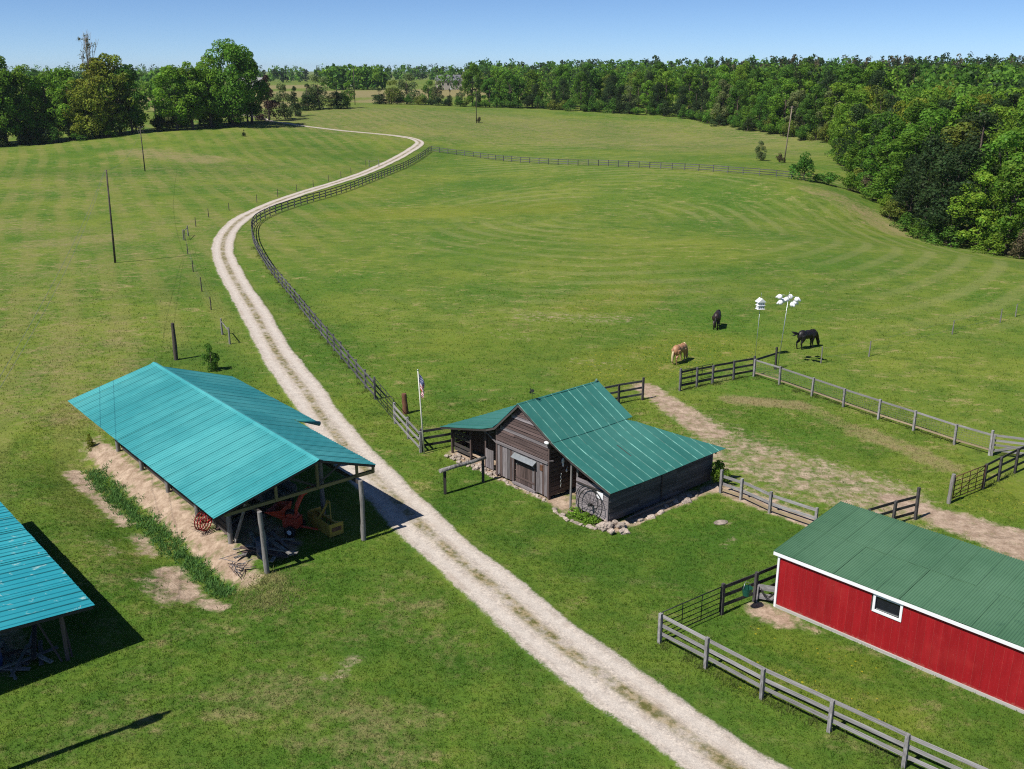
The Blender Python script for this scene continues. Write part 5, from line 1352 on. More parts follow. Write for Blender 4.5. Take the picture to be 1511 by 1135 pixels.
# ------------------------------------------------------------------ horses
def horse(label, x, y, heading, coat, dark, mane, tail_up=False, stride=0.0, s=1.0):
    """heading: angle of the nose from +X; grazing pose. Body is one mesh closed by a voxel remesh"""
    root = empty("horse", (x, y, gz(x, y)), heading, (s, s, s)); tag(root, label, "horse")
    mb = MB()
    # trunk along +X (chest forward)
    mb.ell((.48, 0, 1.06), (.40, .27, .36)); mb.ell((.05, 0, 1.08), (.52, .295, .345)); mb.ell((-.45, 0, 1.13), (.42, .30, .35)); mb.ell((-.66, 0, 1.05), (.24, .25, .32)); mb.ell((.42, 0, 1.32), (.22, .10, .14))
    mb.tube([(.62, 0, 1.22), (.88, .02, 1.02), (1.10, .03, .72), (1.24, .04, .44)], [.24, .19, .145, .11], 10)          # neck reaching down
    mb.tube([(1.20, .04, .52), (1.27, .04, .36), (1.33, .05, .12), (1.34, .05, .05)], [.13, .135, .085, .065], 10)      # head
    for sy in (-1, 1):
        mb.tube([(1.17, sy * .06, .56), (1.15, sy * .10, .66)], [.035, .008], 6)                                         # ears
        fx = .55 + .16 * stride * sy
        mb.tube([(.50, sy * .15, 1.02), (.53, sy * .16, .80), (fx, sy * .16, .50), (fx + .01, sy * .16, .44), (fx, sy * .16, .16), (fx + .03, sy * .16, .07)], [.17, .125, .068, .07, .045, .055], 9)
        mb.tube([(fx + .03, sy * .16, .09), (fx + .06, sy * .16, 0)], [.055, .072], 9)
        hx = -.62 - .18 * stride * sy
        mb.tube([(-.52, sy * .15, 1.10), (-.50, sy * .18, .82), (-.56, sy * .17, .66), (hx - .12, sy * .16, .50), (hx - .10, sy * .16, .44), (hx - .05, sy * .16, .16), (hx - .02, sy * .16, .07)], [.23, .19, .125, .075, .07, .048, .055], 9)
        mb.tube([(hx - .02, sy * .16, .09), (hx + .01, sy * .16, 0)], [.055, .072], 9)
    m, t, out = new_mat("coat")
    tc = t.n("ShaderNodeTexCoord"); sp = t.n("ShaderNodeSeparateXYZ", {0: tc.outputs["Object"]})
    n_ = t.noise(tc.outputs["Object"], 3.0, 3.0)
    c = t.mix(t.ss(n_, .35, .65), coat, [k * .8 for k in coat])
    c = t.mix(t.math('SUBTRACT', 1.0, t.ss(sp.outputs[2], .12, .6)), c, dark)
    principled(t, out, c, .5, 0, None, .2, .01, .4)
    body = mb.build("body", m, root)
    rm = body.modifiers.new("remesh", 'REMESH'); rm.mode = 'VOXEL'; rm.voxel_size = .026; rm.use_smooth_shade = True
    sm = body.modifiers.new("smooth", 'SMOOTH'); sm.factor = .5; sm.iterations = 4
    mm = simple_mat("hair", mane, .2, 6, .6)
    tl = MB()
    if tail_up: tl.tube([(-.86, 0, 1.22), (-1.02, .05, 1.30), (-1.22, .12, 1.34), (-1.42, .18, 1.45)], [.05, .08, .09, .02], 7); tl.tube([(-.95, .02, 1.25), (-1.2, .05, 1.18), (-1.38, .1, 1.12)], [.05, .07, .01], 7)
    else: tl.tube([(-.86, 0, 1.20), (-.97, 0, 1.05), (-1.0, .02, .7), (-.99, .02, .35), (-.97, .02, .18)], [.045, .075, .10, .085, .02], 8)
    tl.build("tail", mm, root)
    mn = MB()
    for k in range(9):
        q = k / 8; p = Vector((.62, 0, 1.44)).lerp(Vector((1.12, .03, .72)), q) + Vector((.10 * math.sin(q * 3.1), 0, .05 * math.sin(q * 3.1)))
        mn.tube([p, p + Vector((.02, -.10, -.03)), p + Vector((.0, -.19, -.20))], [.035, .045, .012], 6)
    mn.build("mane", mm, root)
    return root
horse("palomino horse with pale tail grazing near the paddock fence", 12.62, 70.3, math.radians(52), (.42, .22, .115), (.40, .25, .14), (.62, .48, .28), s=1.0)
horse("dark bay horse seen from behind, grazing farthest out", 17.6, 80.9, math.radians(72), (.030, .017, .014), (.012, .009, .009), (.008, .007, .007), s=1.02)
horse("black horse swishing its tail right of the gourd rack", 23.38, 74.3, math.radians(28), (.012, .010, .011), (.010, .009, .009), (.008, .007, .008), True, .5, s=1.05)

# ------------------------------------------------------------------ trees
def leaf_mat():
    m, t, out = new_mat("foliage")
    a = t.n("ShaderNodeAttribute", attribute_name="tint"); oi = t.n("ShaderNodeObjectInfo")
    c = t.mix(1.0, a.outputs["Color"], oi.outputs["Color"], 'MULTIPLY')
    p = t.n("ShaderNodeNewGeometry").outputs["Position"]
    nz = t.noise(p, .35, 3.0)
    f = t.math('MULTIPLY_ADD', nz, .7, .65)
    c = t.mix(1.0, c, t.n("ShaderNodeCombineXYZ", {0: f, 1: f, 2: f}).outputs[0], 'MULTIPLY')
    d = t.n("ShaderNodeBsdfDiffuse", {"Color": c}); tr = t.n("ShaderNodeBsdfTranslucent", {"Color": c})
    gl = t.n("ShaderNodeBsdfGlossy", {"Color": (1, 1, 1, 1), "Roughness": .45})
    mx = t.n("ShaderNodeMixShader", {0: .45, 1: d.outputs[0], 2: tr.outputs[0]})
    mx2 = t.n("ShaderNodeMixShader", {0: .004, 1: mx.outputs[0], 2: gl.outputs[0]})
    t.t.links.new(mx2.outputs[0], out.inputs[0])
    return m
M_leaf = leaf_mat()
M_bark = bark_mat("tree_bark", (.16, .125, .10), (.06, .047, .04), 3)
M_palebark = bark_mat("pale_bark", (.32, .29, .26), (.15, .13, .11), 3)
TINT = dict(bright=(.165, .300, .034), mid=(.125, .255, .032), yellow=(.240, .300, .042), olive=(.165, .225, .042), dark=(.048, .086, .030), pale=(.165, .220, .085), purple=(.085, .058, .048), grey=(.125, .140, .08), deep=(.085, .195, .030), brown=(.130, .115, .065), gold=(.235, .290, .036))

def leaf_cloud(centers, radii, n, leaf, r, flat=1.0, up=.25, inner=.72):
    """n leaf-sized quads spread through clumps"""
    w = radii ** 2; idx = r.choice(len(centers), n, p=w / w.sum())
    d = r.normal(0, 1, (n, 3)); d[:, 2] += up; d /= np.linalg.norm(d, axis=1)[:, None]
    rr = radii[idx] * (inner + (1.06 - inner) * r.random(n) ** .6)
    p = centers[idx] + d * rr[:, None] * np.array([1, 1, flat])
    nrm = d + r.normal(0, .5, (n, 3)); nrm /= np.linalg.norm(nrm, axis=1)[:, None]
    t1 = np.cross(nrm, r.normal(0, 1, (n, 3))); t1 /= np.linalg.norm(t1, axis=1)[:, None] + 1e-9
    t2 = np.cross(nrm, t1); s = leaf * r.uniform(.55, 1.35, n)[:, None]
    v = np.stack([p - t1 * s * .5, p + t2 * s * .36, p + t1 * s * .5, p - t2 * s * .36], 1)
    return v, idx
def crown_mesh(name, centers, radii, n, leaf, seed, flat=1.0, up=.25, hue=.22, inner=.72):
    r = np.random.default_rng(seed)
    v, idx = leaf_cloud(np.array(centers), np.array(radii), n, leaf, r, flat, up, inner)
    me = np_mesh(name, v.reshape(-1, 3), np.arange(n * 4).reshape(-1, 4), [M_leaf])
    cl = r.uniform(1 - hue, 1 + hue, len(centers))[idx] * r.uniform(.75, 1.25, n)
    col_ = np.ones((n, 4), np.float32); col_[:, 0] = cl * r.uniform(.85, 1.2, n); col_[:, 1] = cl; col_[:, 2] = cl * r.uniform(.8, 1.1, n)
    a = me.attributes.new("tint", 'FLOAT_COLOR', 'FACE'); a.data.foreach_set("color", col_.ravel())
    return me
def clumps(kind, seed):
    r = np.random.default_rng(seed); C_ = []; R_2 = []
    if kind in 'ABCD':
        H, rx, z0 = dict(A=(18, 5.6, 2.2), B=(17, 7.2, 2.0), C=(19, 4.6, 2.0), D=(9.5, 3.6, .8))[kind]
        nb = dict(A=46, B=60, C=44, D=30)[kind]; rc = (H - z0) / 2; zc = z0 + rc
        for k in range(nb):
            t = r.random(); z = z0 + (H - z0) * (.04 + .93 * t)
            prof = math.sin(math.pi * (.12 + .80 * t ** .8)) ** .65
            a = r.uniform(0, 2 * math.pi); q = math.sqrt(r.uniform(.15, 1)) * prof * rx * .82
            C_.append((q * math.cos(a), q * math.sin(a), z)); R_2.append(rx * r.uniform(.18, .34) * (1 - .2 * t))
        C_.append((0, 0, H - rx * .25)); R_2.append(rx * .25)
    elif kind == 'K':      # red cedar
        H, rx = 11, 3.1
        for k in range(34):
            t = r.random() ** 1.2; z = .4 + (H - .8) * t; q = rx * (1 - t) ** .8 * r.uniform(.3, .85); a = r.uniform(0, 6.28)
            C_.append((q * math.cos(a), q * math.sin(a), z)); R_2.append(rx * (.34 - .16 * t) * r.uniform(.8, 1.2))
        C_.append((0, 0, H - .5)); R_2.append(.5)
    elif kind == 'P':      # pine: bare lower trunk, ragged top
        H = 20
        for k in range(32):
            t = r.random(); z = 7.5 + 12 * t; q = 3.4 * (1 - t * .75) * r.uniform(.35, 1); a = r.uniform(0, 6.28)
            C_.append((q * math.cos(a), q * math.sin(a), z)); R_2.append(r.uniform(.8, 1.35) * (1 - .3 * t))
    elif kind == 'V':      # dense dark scrub pine to the ground
        H = 15
        for k in range(46):
            t = r.random(); z = 1.0 + 13 * t; q = 4.3 * (1 - t ** 1.6 * .75) * r.uniform(.3, 1); a = r.uniform(0, 6.28)
            C_.append((q * math.cos(a), q * math.sin(a), z)); R_2.append(r.uniform(.75, 1.35))
    elif kind == 'S':      # bush
        for k in range(14):
            a = r.uniform(0, 6.28); q = r.uniform(0, 1.6); C_.append((q * math.cos(a), q * math.sin(a), r.uniform(.5, 2.9) * (1 - q * .2))); R_2.append(r.uniform(.45, .85))
    elif kind == 'X':      # thin, half-bare crown
        for k in range(60):
            a = r.uniform(0, 6.28); t = r.random(); q = r.uniform(.3, 2.7) * (.35 + t * .65); C_.append((q * math.cos(a), q * math.sin(a), 10 + 13 * t)); R_2.append(r.uniform(.3, .55))
    return C_, R_2
def limbs_mesh(kind, C_, seed, mat):
    r = random.Random(seed); mb = MB()
    H = dict(A=15, B=13, C=16, D=7.5, K=9.5, P=19, V=13, S=1.5, X=22)[kind]; r0 = dict(A=.32, B=.36, C=.30, D=.14, K=.18, P=.24, V=.2, S=.08, X=.26)[kind]
    pts = [(0, 0, -.5)]; rad = [r0 * 1.35]; x = y = 0
    for k in range(1, 7):
        x += r.uniform(-.12, .12); y += r.uniform(-.12, .12); pts.append((x, y, H * k / 6)); rad.append(r0 * (1 - .8 * k / 6) + .02)
    mb.tube(pts, rad, 7)
    for c in r.sample(list(C_), min(len(C_), 26 if kind == 'X' else 14)):
        zb = max(.3, c[2] * r.uniform(.45, .75)); k = min(5, int(zb / H * 6)); p0 = Vector(pts[k]).lerp(Vector(pts[k + 1]), zb / H * 6 - k) if zb < H else Vector(pts[-1])
        p1 = Vector(c); mid_ = p0.lerp(p1, .5) + Vector((r.uniform(-.3, .3), r.uniform(-.3, .3), -.3)); rr = r0 * .35
        mb.tube([p0, mid_, p1], [rr, rr * .6, rr * .2], 5)
        if kind == 'X':
            for q in range(3):
                e = p1 + Vector((r.uniform(-.9, .9), r.uniform(-.9, .9), r.uniform(.4, 1.6))); mb.tube([mid_.lerp(p1, .6), e], [rr * .35, .02], 4)
    return mb.mesh("trunk", mat)
PROTO = {}
NLEAF = dict(A=8600, B=11500, C=8000, D=4400, K=4200, P=3600, V=6000, S=1500, X=520)
LEAFS = dict(A=.46, B=.48, C=.44, D=.34, K=.30, P=.36, V=.34, S=.24, X=.36)
HT = dict(A=18, B=17, C=19, D=9.5, K=11, P=20, V=15, S=3.2, X=24); RW = dict(A=5.6, B=7.2, C=4.6, D=3.6, K=3.1, P=3.6, V=4.4, S=2.0, X=2.8)
for k_ in 'ABCDKPVSX':
    for s_ in range(3 if k_ in 'ABCV' else 2):
        C_, R2 = clumps(k_, 100 + s_ * 7 + ord(k_))
        PROTO[(k_, s_)] = (crown_mesh("crown", C_, R2, NLEAF[k_], LEAFS[k_], 17 + s_ + ord(k_), up=.35 if k_ != 'P' else .1), limbs_mesh(k_, C_, s_ + ord(k_), M_palebark if k_ == 'X' else M_bark))
NAMES = dict(A='broadleaf_tree', B='broadleaf_tree', C='broadleaf_tree', D='small_tree', K='cedar_tree', P='pine_tree', V='scrub_pine', S='bush', X='half_bare_tree')
TREE_N = 0
def tree(kind, x, y, h, w, tint, label, group=None, seed=None):
    global TREE_N
    TREE_N += 1
    s_ = (seed if seed is not None else TREE_N) % (3 if kind in 'ABCV' else 2)
    cr, tk = PROTO[(kind, s_)]
    root = empty(NAMES[kind], (x, y, gz(x, y) - .15), random.uniform(0, 6.28), (w / RW[kind], w / RW[kind], h / HT[kind]))
    tag(root, label, "bush" if kind == 'S' else "tree", group)
    t_ = meshobj("trunk", tk, root); c_ = meshobj("crown", cr, root)
    k = random.uniform(.85, 1.15); c = TINT[tint]
    c_.color = (c[0] * k * random.uniform(.92, 1.1), c[1] * k, c[2] * k, 1)
    return root

# left group by the field edge
LT = [(-130.3, 256.83, 20.6, 5.4, 'A', 'mid'), (-126.6, 261.98, 18.8, 4.6, 'C', 'bright'), (-122.45, 264.67, 16.6, 5.1, 'A', 'bright'), (-117.55, 265.92, 17.5, 4.6, 'C', 'bright'), (-112.91, 265.74, 13.8, 5.6, 'B', 'yellow'), (-110.18, 270.4, 19.5, 5.7, 'C', 'yellow'), (-112.25, 270.47, 24.7, 2.8, 'X', 'grey'), (-106.74, 272.55, 19.8, 5.7, 'A', 'yellow'), (-103.53, 272.93, 17.4, 3.8, 'C', 'deep'),
      (-93.3, 279.07, 16.2, 5.9, 'A', 'bright'), (-89.98, 282.43, 17.4, 4.9, 'C', 'bright'), (-85.68, 285.42, 18.3, 5.0, 'A', 'bright'), (-80.16, 288.61, 21.8, 7.9, 'B', 'mid'), (-76.28, 294.16, 19.4, 5.1, 'C', 'mid'), (-74.96, 309.54, 13.2, 4.1, 'K', 'purple'), (-71.6, 317.03, 10.4, 3.3, 'D', 'pale'), (-70.8, 328.58, 9.3, 2.5, 'K', 'dark'), (-71.14, 351.58, 8.8, 3.7, 'K', 'dark'), (-68.31, 356.72, 10.8, 4.7, 'D', 'pale'), (-62.71, 360.5, 9.0, 4.5, 'K', 'dark'), (-59.7, 365.88, 8.5, 2.8, 'D', 'mid'),
      (-55.53, 422.6, 6.5, 4.4, 'K', 'dark'), (-51.1, 428.31, 9.3, 3.7, 'D', 'olive'), (-45.39, 434.33, 12.2, 5.2, 'D', 'pale'), (-127.61, 258.5, 14.0, 4.5, 'A', 'mid'), (-130.3, 253.32, 16.6, 4.4, 'A', 'mid'), (-136, 252, 18, 6, 'B', 'mid'), (-99.5, 290, 14, 4, 'C', 'mid')]
LL = {0: "tallest dark green tree at the edge of the left field wood", 2: "bright rounded tree in the left wood below a taller dark one", 4: "low yellow-green spreading tree in the left wood", 5: "tall yellow-green tree beneath the half-bare treetop", 6: "tall thin half-bare tree rising above the left wood", 7: "yellow-green rounded tree just right of the half-bare treetop",
      8: "narrow dark tree at the right end of the first left clump", 9: "bright green tree at the gap in the left wood", 11: "bright green tree crowded left of the biggest left tree", 12: "biggest broad green tree of the left wood", 13: "green tree on the right flank of the biggest left tree", 14: "dark purplish cedar where the far track meets the wood", 15: "pale small tree beside the purplish cedar", 18: "pale round tree between dark cedars by the far track",
      21: "low dark cedar at the start of the far tree line", 23: "pale grey-green tree near the left end of the far tree line"}
for k, (x, y, h, w, kd, ti) in enumerate(LT):
    tree(kd, x, y, h * (1.12 if kd == 'X' else 1.03), w * 1.15, ti, LL.get(k, {'K': "dark cedar in the row by the far end of the track", 'D': "small green tree among the cedars by the far track"}.get(kd, "green broadleaf tree among the left wood edge")), "trees of the left wood edge")
r3 = random.Random(21)
for k in range(6):
    t = (k + .5) / 6; tree(r3.choice('AAD'), -139 + 36 * t, 254 + 21 * t + r3.uniform(3, 9), r3.uniform(9, 13), r3.uniform(4.2, 5.4), r3.choice(['mid', 'bright', 'deep', 'yellow']), "lower tree filling in behind the left wood edge", "filler trees of the left wood")
for k in range(5):
    t = (k + .5) / 5; tree('A', -97 + 20 * t, 283 + 11 * t + r3.uniform(3, 7), r3.uniform(10, 14), r3.uniform(4.2, 5.4), r3.choice(['mid', 'bright', 'deep']), "lower tree filling in behind the biggest left tree", "filler trees of the left wood")
for (xa, ya), (xb, yb), n_ in (((-137, 249), (-104, 269.5), 13), ((-101, 277), (-78, 291), 8)):
    for k in range(n_):
        t = (k + r3.random() * .7) / n_
        tree('S', xa + (xb - xa) * t, ya + (yb - ya) * t + r3.uniform(-1, 2), r3.uniform(2.6, 5.0), r3.uniform(2.2, 3.4), r3.choice(['dark', 'deep', 'dark', 'mid']), "dark bush under the left wood edge", "bushes under the left wood")
for x, y, h in ((-99.0, 283, 3.2), (-97.5, 285, 5), (-101, 286, 4)):
    tree('D', x, y, h, h * .35, 'pale', "thin pale sapling in the gap of the left wood", "saplings in the wood gap")

# far tree line across the middle
CT = [(-56.7, 424), (-45.4, 434.3), (-30.0, 424), (-15.6, 417), (-1.5, 417.7), (12.5, 416.5), (25.9, 407), (38.7, 398), (50.9, 389), (62.4, 379.5), (71.6, 361), (79.3, 341), (86, 322), (92.1, 306), (97, 292)]
CT = resample(CT, 6.3)
r4 = random.Random(5)
for i, (x, y) in enumerate(CT):
    if i < 4: continue
    fr = i / len(CT)
    kd = r4.choice('AACCDVVKA'); ti = {'V': r4.choice(['dark', 'dark', 'deep']), 'K': 'dark'}.get(kd, r4.choice(['bright', 'mid', 'deep', 'bright', 'olive', 'mid', 'pale']))
    h = (9.5 + 4.0 * min(1, fr * 2.2)) * r4.uniform(.85, 1.2) * (1.05 if kd in 'AC' else .85)
    if -34 < x < -17: h *= .74
    tree(kd, x + r4.uniform(-1.5, 1.5), y + r4.uniform(-1, 2.5), h, h * r4.uniform(.30, .38) * (.8 if kd in 'K' else 1), ti, {'V': "dark scrub pine in the front of the far tree line", 'K': "dark cedar in the front of the far tree line", 'D': "low round tree in the front of the far tree line"}.get(kd, {'bright': "bright green tree in the front of the far tree line", 'pale': "pale tree in the front of the far tree line", 'olive': "olive tree in the front of the far tree line"}.get(ti, "mid-green tree in the front of the far tree line")), "trees along the back meadow")
for i, (x, y) in enumerate(resample(CT[2:], 4.2)):
    tree('S', x - 1.5 + r4.uniform(-1.5, 1.5), y - 2.5 + r4.uniform(-1.5, 1.5), r4.uniform(3.0, 5.8) * (.72 if x < -12 else 1), r4.uniform(2.6, 3.8), r4.choice(['deep', 'dark', 'mid', 'deep', 'olive']), "low bush filling the foot of the far tree line", "bushes along the back meadow")
for row in range(1, 4):
    for i, (x, y) in enumerate(CT):
        if (i < 7 and row > 0) or (i + row) % 2: continue
        if 7 <= i < 14 and row > 2: continue
        fr = i / len(CT)
        kd = r4.choice('AACCPVA'); ti = {'V': 'dark', 'P': 'dark'}.get(kd, r4.choice(['bright', 'mid', 'deep', 'mid', 'olive', 'bright']))
        h = (14.5 + 2.5 * fr) * r4.uniform(.85, 1.15)
        dx, dy = (4.5 * row, 7.5 * row) if fr < .6 else (8 * row, 5 * row)
        tree(kd, x + dx + r4.uniform(-2, 2), y + dy + r4.uniform(-2, 2), h, h * r4.uniform(.28, .36) * (.75 if kd == 'P' else 1), ti, "%s treetop rising behind the front of the far tree line" % {'bright': 'bright green', 'mid': 'mid-green', 'deep': 'deep green', 'olive': 'olive', 'dark': 'dark pine'}[ti], "trees behind the back meadow edge")

# wood on the right
RT = [(90, 268), (80, 240), (73.5, 214), (73, 200), (69.5, 186), (68, 174), (67, 163), (69.5, 152), (73, 144), (77.5, 137), (83, 130), (90, 123)]
RTs = resample(RT, 5.6)
r5 = random.Random(9)
for i, (x, y) in enumerate(RTs):
    fr = i / len(RTs)
    kd = r5.choice('AACBVD') if fr < .62 else r5.choice('VVAKV')
    ti = {'V': r5.choice(['dark', 'dark', 'dark']), 'K': 'dark'}.get(kd, r5.choice(['bright', 'mid', 'bright', 'deep', 'mid', 'gold']))
    h = {'D': 8, 'K': 9}.get(kd, 13.5) * r5.uniform(.85, 1.2)
    tree(kd, x + 2 + r5.uniform(-1, 1), y + r5.uniform(-1.5, 1.5), h, h * r5.uniform(.33, .43), ti, {'V': "dark scrub pine on the edge of the right-hand wood", 'K': "dark cedar on the edge of the right-hand wood", 'D': "small tree on the edge of the right-hand wood"}.get(kd, "%s tree on the edge of the right-hand wood" % {'bright': 'bright green', 'gold': 'golden green', 'mid': 'mid-green', 'deep': 'deep green'}.get(ti, 'green')), "trees edging the right-hand wood")
    if r5.random() < .95:
        tree('S', x - 1.4 + r5.uniform(-1, 1), y - 1 + r5.uniform(-1.5, 1.5), r5.uniform(2.4, 4.8), r5.uniform(2.2, 3.4), r5.choice(['deep', 'mid', 'dark', 'olive', 'bright', 'brown']), "low bush at the foot of the right-hand wood", "bushes at the right-hand wood")
for row in range(1, 7):
    for i, (x, y) in enumerate(RTs):
        if (i + row) % 2: continue
        fr = i / len(RTs)
        kd = r5.choice('AABCA') if r5.random() > .22 else r5.choice('VP')
        ti = {'V': 'dark', 'P': 'dark'}.get(kd, r5.choice(['bright', 'mid', 'bright', 'deep', 'gold', 'mid', 'bright', 'olive']))
        xx, yy = x + 2 + row * 8.2 + r5.uniform(-2, 2), y + row * 3.5 + r5.uniform(-2.5, 2.5)
        h = min(19.5 * r5.uniform(.85, 1.1), (17.5 - .012 * (yy - 150)) * r5.uniform(.86, 1.06) - gz(xx, yy))
        if h < 7: continue
        if xx > .56 * yy + 12: continue
        tree(kd, xx, yy, h, h * r5.uniform(.31, .40) * (.75 if kd == 'P' else 1), ti, "%s treetop within the right-hand wood" % {'bright': 'bright green', 'gold': 'golden green', 'mid': 'mid-green', 'deep': 'deep green', 'olive': 'olive', 'dark': 'dark pine'}[ti], "trees within the right-hand wood")
# single trees and bushes
tree('D', 56.2, 224.1, 4.4, 1.5, 'pale', "thin pale sapling alone in the back meadow beside the bare pole")
tree('S', 55.9, 188.5, 5.0, 2.9, 'deep', "dense green bush at the far fence line", seed=1)
tree('S', 60.5, 189, 2.6, 3.0, 'deep', "low bush on the far fence just before the right-hand wood", seed=0)
tree('S', 64.5, 188, 3.4, 2.6, 'mid', "green bush where the far fence enters the right-hand wood", seed=1)
tree('K', -72.1, 268.6, 1.9, .8, 'dark', "tiny dark cedar alone in the left field", seed=0)
tree('D', -22.1, 68.2, 2.1, .75, 'deep', "young sapling behind the teal shed", seed=1)
bx_, by_ = from_uv(BARN, 8.4, 4.5)
tree('S', bx_, by_, 1.5, .8, 'bright', "leafy green bush at the old barn's far corner by the yard fence", seed=0)
tree('K', *from_uv(SHED, 20.2, 1.0), 1.0, .4, 'yellow', "tiny yellow-green seedling by the teal shed's rear corner", seed=1)
for k, (x, y, h, ti) in enumerate(((-11.0, 332, 2.2, 'brown'), (59.8, 221.5, 2.0, 'brown'))):
    tree('S', x, y, h, 1.2, ti, ["brown weeds at the foot of the middle meadow pole", "brown weeds at the foot of the bare pale pole"][k])

# weeds in the ditch beside the shed and in the bed below the wheel
M_weed = M_leaf
def weeds(name, label, pts, hts, n_per, leaf, tint, seed, cat="weeds"):
    r = np.random.default_rng(seed); cs = []; rs = []
    for (x, y), h in zip(pts, hts):
        z = gz(x, y); cs.append((x, y, z + h * .45)); rs.append(h * .55)
    n = n_per * len(pts); v, idx = leaf_cloud(np.array(cs), np.array(rs), n, leaf, r, .8, .5, .3)
    v[:, :, 2] = np.maximum(v[:, :, 2], ground(v[:, :, 0], v[:, :, 1]) + .005)
    me = np_mesh(name, v.reshape(-1, 3), np.arange(n * 4).reshape(-1, 4), [M_leaf])
    c = np.array(TINT[tint])[None] * r.uniform(.6, 1.4, (n, 1)) * np.where(r.random((n, 1)) < .12, 1.5, 1); c4 = np.ones((n, 4), np.float32); c4[:, :3] = c
    a = me.attributes.new("tint", 'FLOAT_COLOR', 'FACE'); a.data.foreach_set("color", c4.ravel())
    return tag(meshobj(name, me), label, cat, kind="stuff")
rw = random.Random(2); pts = []; hts = []
for k in range(760):
    u = 18.2 * k / 759 - .6; wd = .55 * (1 if u > 5 else .75); pts.append(from_uv(SHED, u + rw.uniform(-.2, .2), .12 + .06 * math.sin(u * .9) + rw.gauss(0, wd * .55))); hts.append(rw.uniform(.08, .32) * (1 if u > 3 else .75) * (.7 + .5 * abs(math.sin(u * 1.7))))
def weed_mat(name, tint):
    m, t, out = new_mat(name)
    a = t.n("ShaderNodeAttribute", attribute_name="shade"); p = t.n("ShaderNodeNewGeometry").outputs["Position"]
    c = t.mix(t.math('MULTIPLY_ADD', a.outputs["Fac"], .6, t.math('MULTIPLY', t.noise(p, 1.6, 4.0), .5)), [k * .55 for k in tint], [min(1, k * 1.35) for k in tint])
    d = t.n("ShaderNodeBsdfDiffuse", {"Color": c}); tr = t.n("ShaderNodeBsdfTranslucent", {"Color": c})
    t.t.links.new(t.n("ShaderNodeMixShader", {0: .35, 1: d.outputs[0], 2: tr.outputs[0]}).outputs[0], out.inputs[0])
    return m
PX = np.array([p[0] for p in pts]); PY = np.array([p[1] for p in pts])
blades("ditch_weeds", "strip of dark green weeds in the ditch beside the teal shed", PX[::3], PY[::3], .05, .26, .032, 24, 4, weed_mat("ditch_weed_leaves", (.105, .22, .06)), .15, 1.2, "weeds")
pts = [from_uv(BARN, rw.uniform(-.5, .05), rw.uniform(1.75, 3.7)) for k in range(60)]
weeds("bed_plants", "green plants in the stone-edged bed below the spoked wheel", pts, [rw.uniform(.12, .38) for _ in pts], 50, .07, 'bright', 5, "plants")
pts = [from_uv(SHED, rw.uniform(-3.4, -.7), rw.uniform(.0, 2.3)) for k in range(150)]
blades("tall_grass", "tall pale grass at the shed's front corner", np.array([p[0] for p in pts]), np.array([p[1] for p in pts]), .05, .20, .016, 16, 6, weed_mat("pale_tall_grass", (.25, .26, .10)), .45, 1.0)
pts = []
for (xa, ya), (xb, yb) in zip(pr[-26:-1], pr[-25:]):
    for q in range(5): t = rw.random(); pts.append((xa + (xb - xa) * t + rw.gauss(0, .18), ya + (yb - ya) * t + rw.gauss(0, .18)))
for F_ in ([(5.68, 32.5), (7.14, 30.83), (8.75, 29.0), (10.58, 27.22), (12.39, 25.47)], [(17.45, 66.7), (20.35, 62.34), (23.2, 57.75), (27.41, 51.71)], [(11.57, 63.46), (14.12, 64.99), (17.45, 66.83)], [(24.83, 46.94), (27.58, 49.1)]):
    for (xa, ya), (xb, yb) in zip(F_[:-1], F_[1:]):
        for q in range(12): t = rw.random(); pts.append((xa + (xb - xa) * t + rw.gauss(0, .12), ya + (yb - ya) * t + rw.gauss(0, .12)))
blades("fence_line_grass", "longer grass left uncut along the fence lines", np.array([p[0] for p in pts]), np.array([p[1] for p in pts]), .10, .30, .014, 26, 7, weed_mat("uncut_grass", (.13, .165, .045)), .14, .7)

# far woods that read as one mass
def woods(name, label, pts, n_leaf, leaf, seed, shape='b'):
    r = np.random.default_rng(seed); V = []; T = []
    for x, y, h, w, tint in pts:
        z0 = gz(x, y); k = 9 if shape == 'b' else 6
        t = r.random(k); a = r.uniform(0, 6.28, k); q = w * .75 * np.sin(np.pi * (.15 + .7 * t)) * np.sqrt(r.random(k))
        c = np.c_[x + q * np.cos(a), y + q * np.sin(a), z0 + h * (.12 + .78 * t)]; rad = np.full(k, w * .42) * r.uniform(.7, 1.2, k)
        v, idx = leaf_cloud(c, rad, n_leaf, leaf, r, 1.0, .4, .6)
        V.append(v); b = np.array(TINT[tint])[None] * r.uniform(.75, 1.25) * r.uniform(.8, 1.2, k)[idx][:, None] * r.uniform(.8, 1.2, (n_leaf, 1)); T.append(b)
    V = np.concatenate(V); T = np.concatenate(T); n = len(V)
    me = np_mesh(name, V.reshape(-1, 3), np.arange(n * 4).reshape(-1, 4), [M_leaf])
    c4 = np.ones((n, 4), np.float32); c4[:, :3] = T; a = me.attributes.new("tint", 'FLOAT_COLOR', 'FACE'); a.data.foreach_set("color", c4.ravel())
    return tag(meshobj(name, me), label, "woods", kind="stuff")
r6 = random.Random(31)
def band(n, x0, x1, y0, y1, h0, h1, tints, wf=.33, jitter=None):
    L_ = []
    for k in range(n):
        x = r6.uniform(x0, x1); y = r6.uniform(y0, y1); h = r6.uniform(h0, h1); L_.append((x, y, h, h * wf * r6.uniform(.8, 1.2), r6.choice(tints)))
    return L_
T1 = ['mid', 'deep', 'deep', 'mid', 'dark', 'bright', 'olive']
W = []
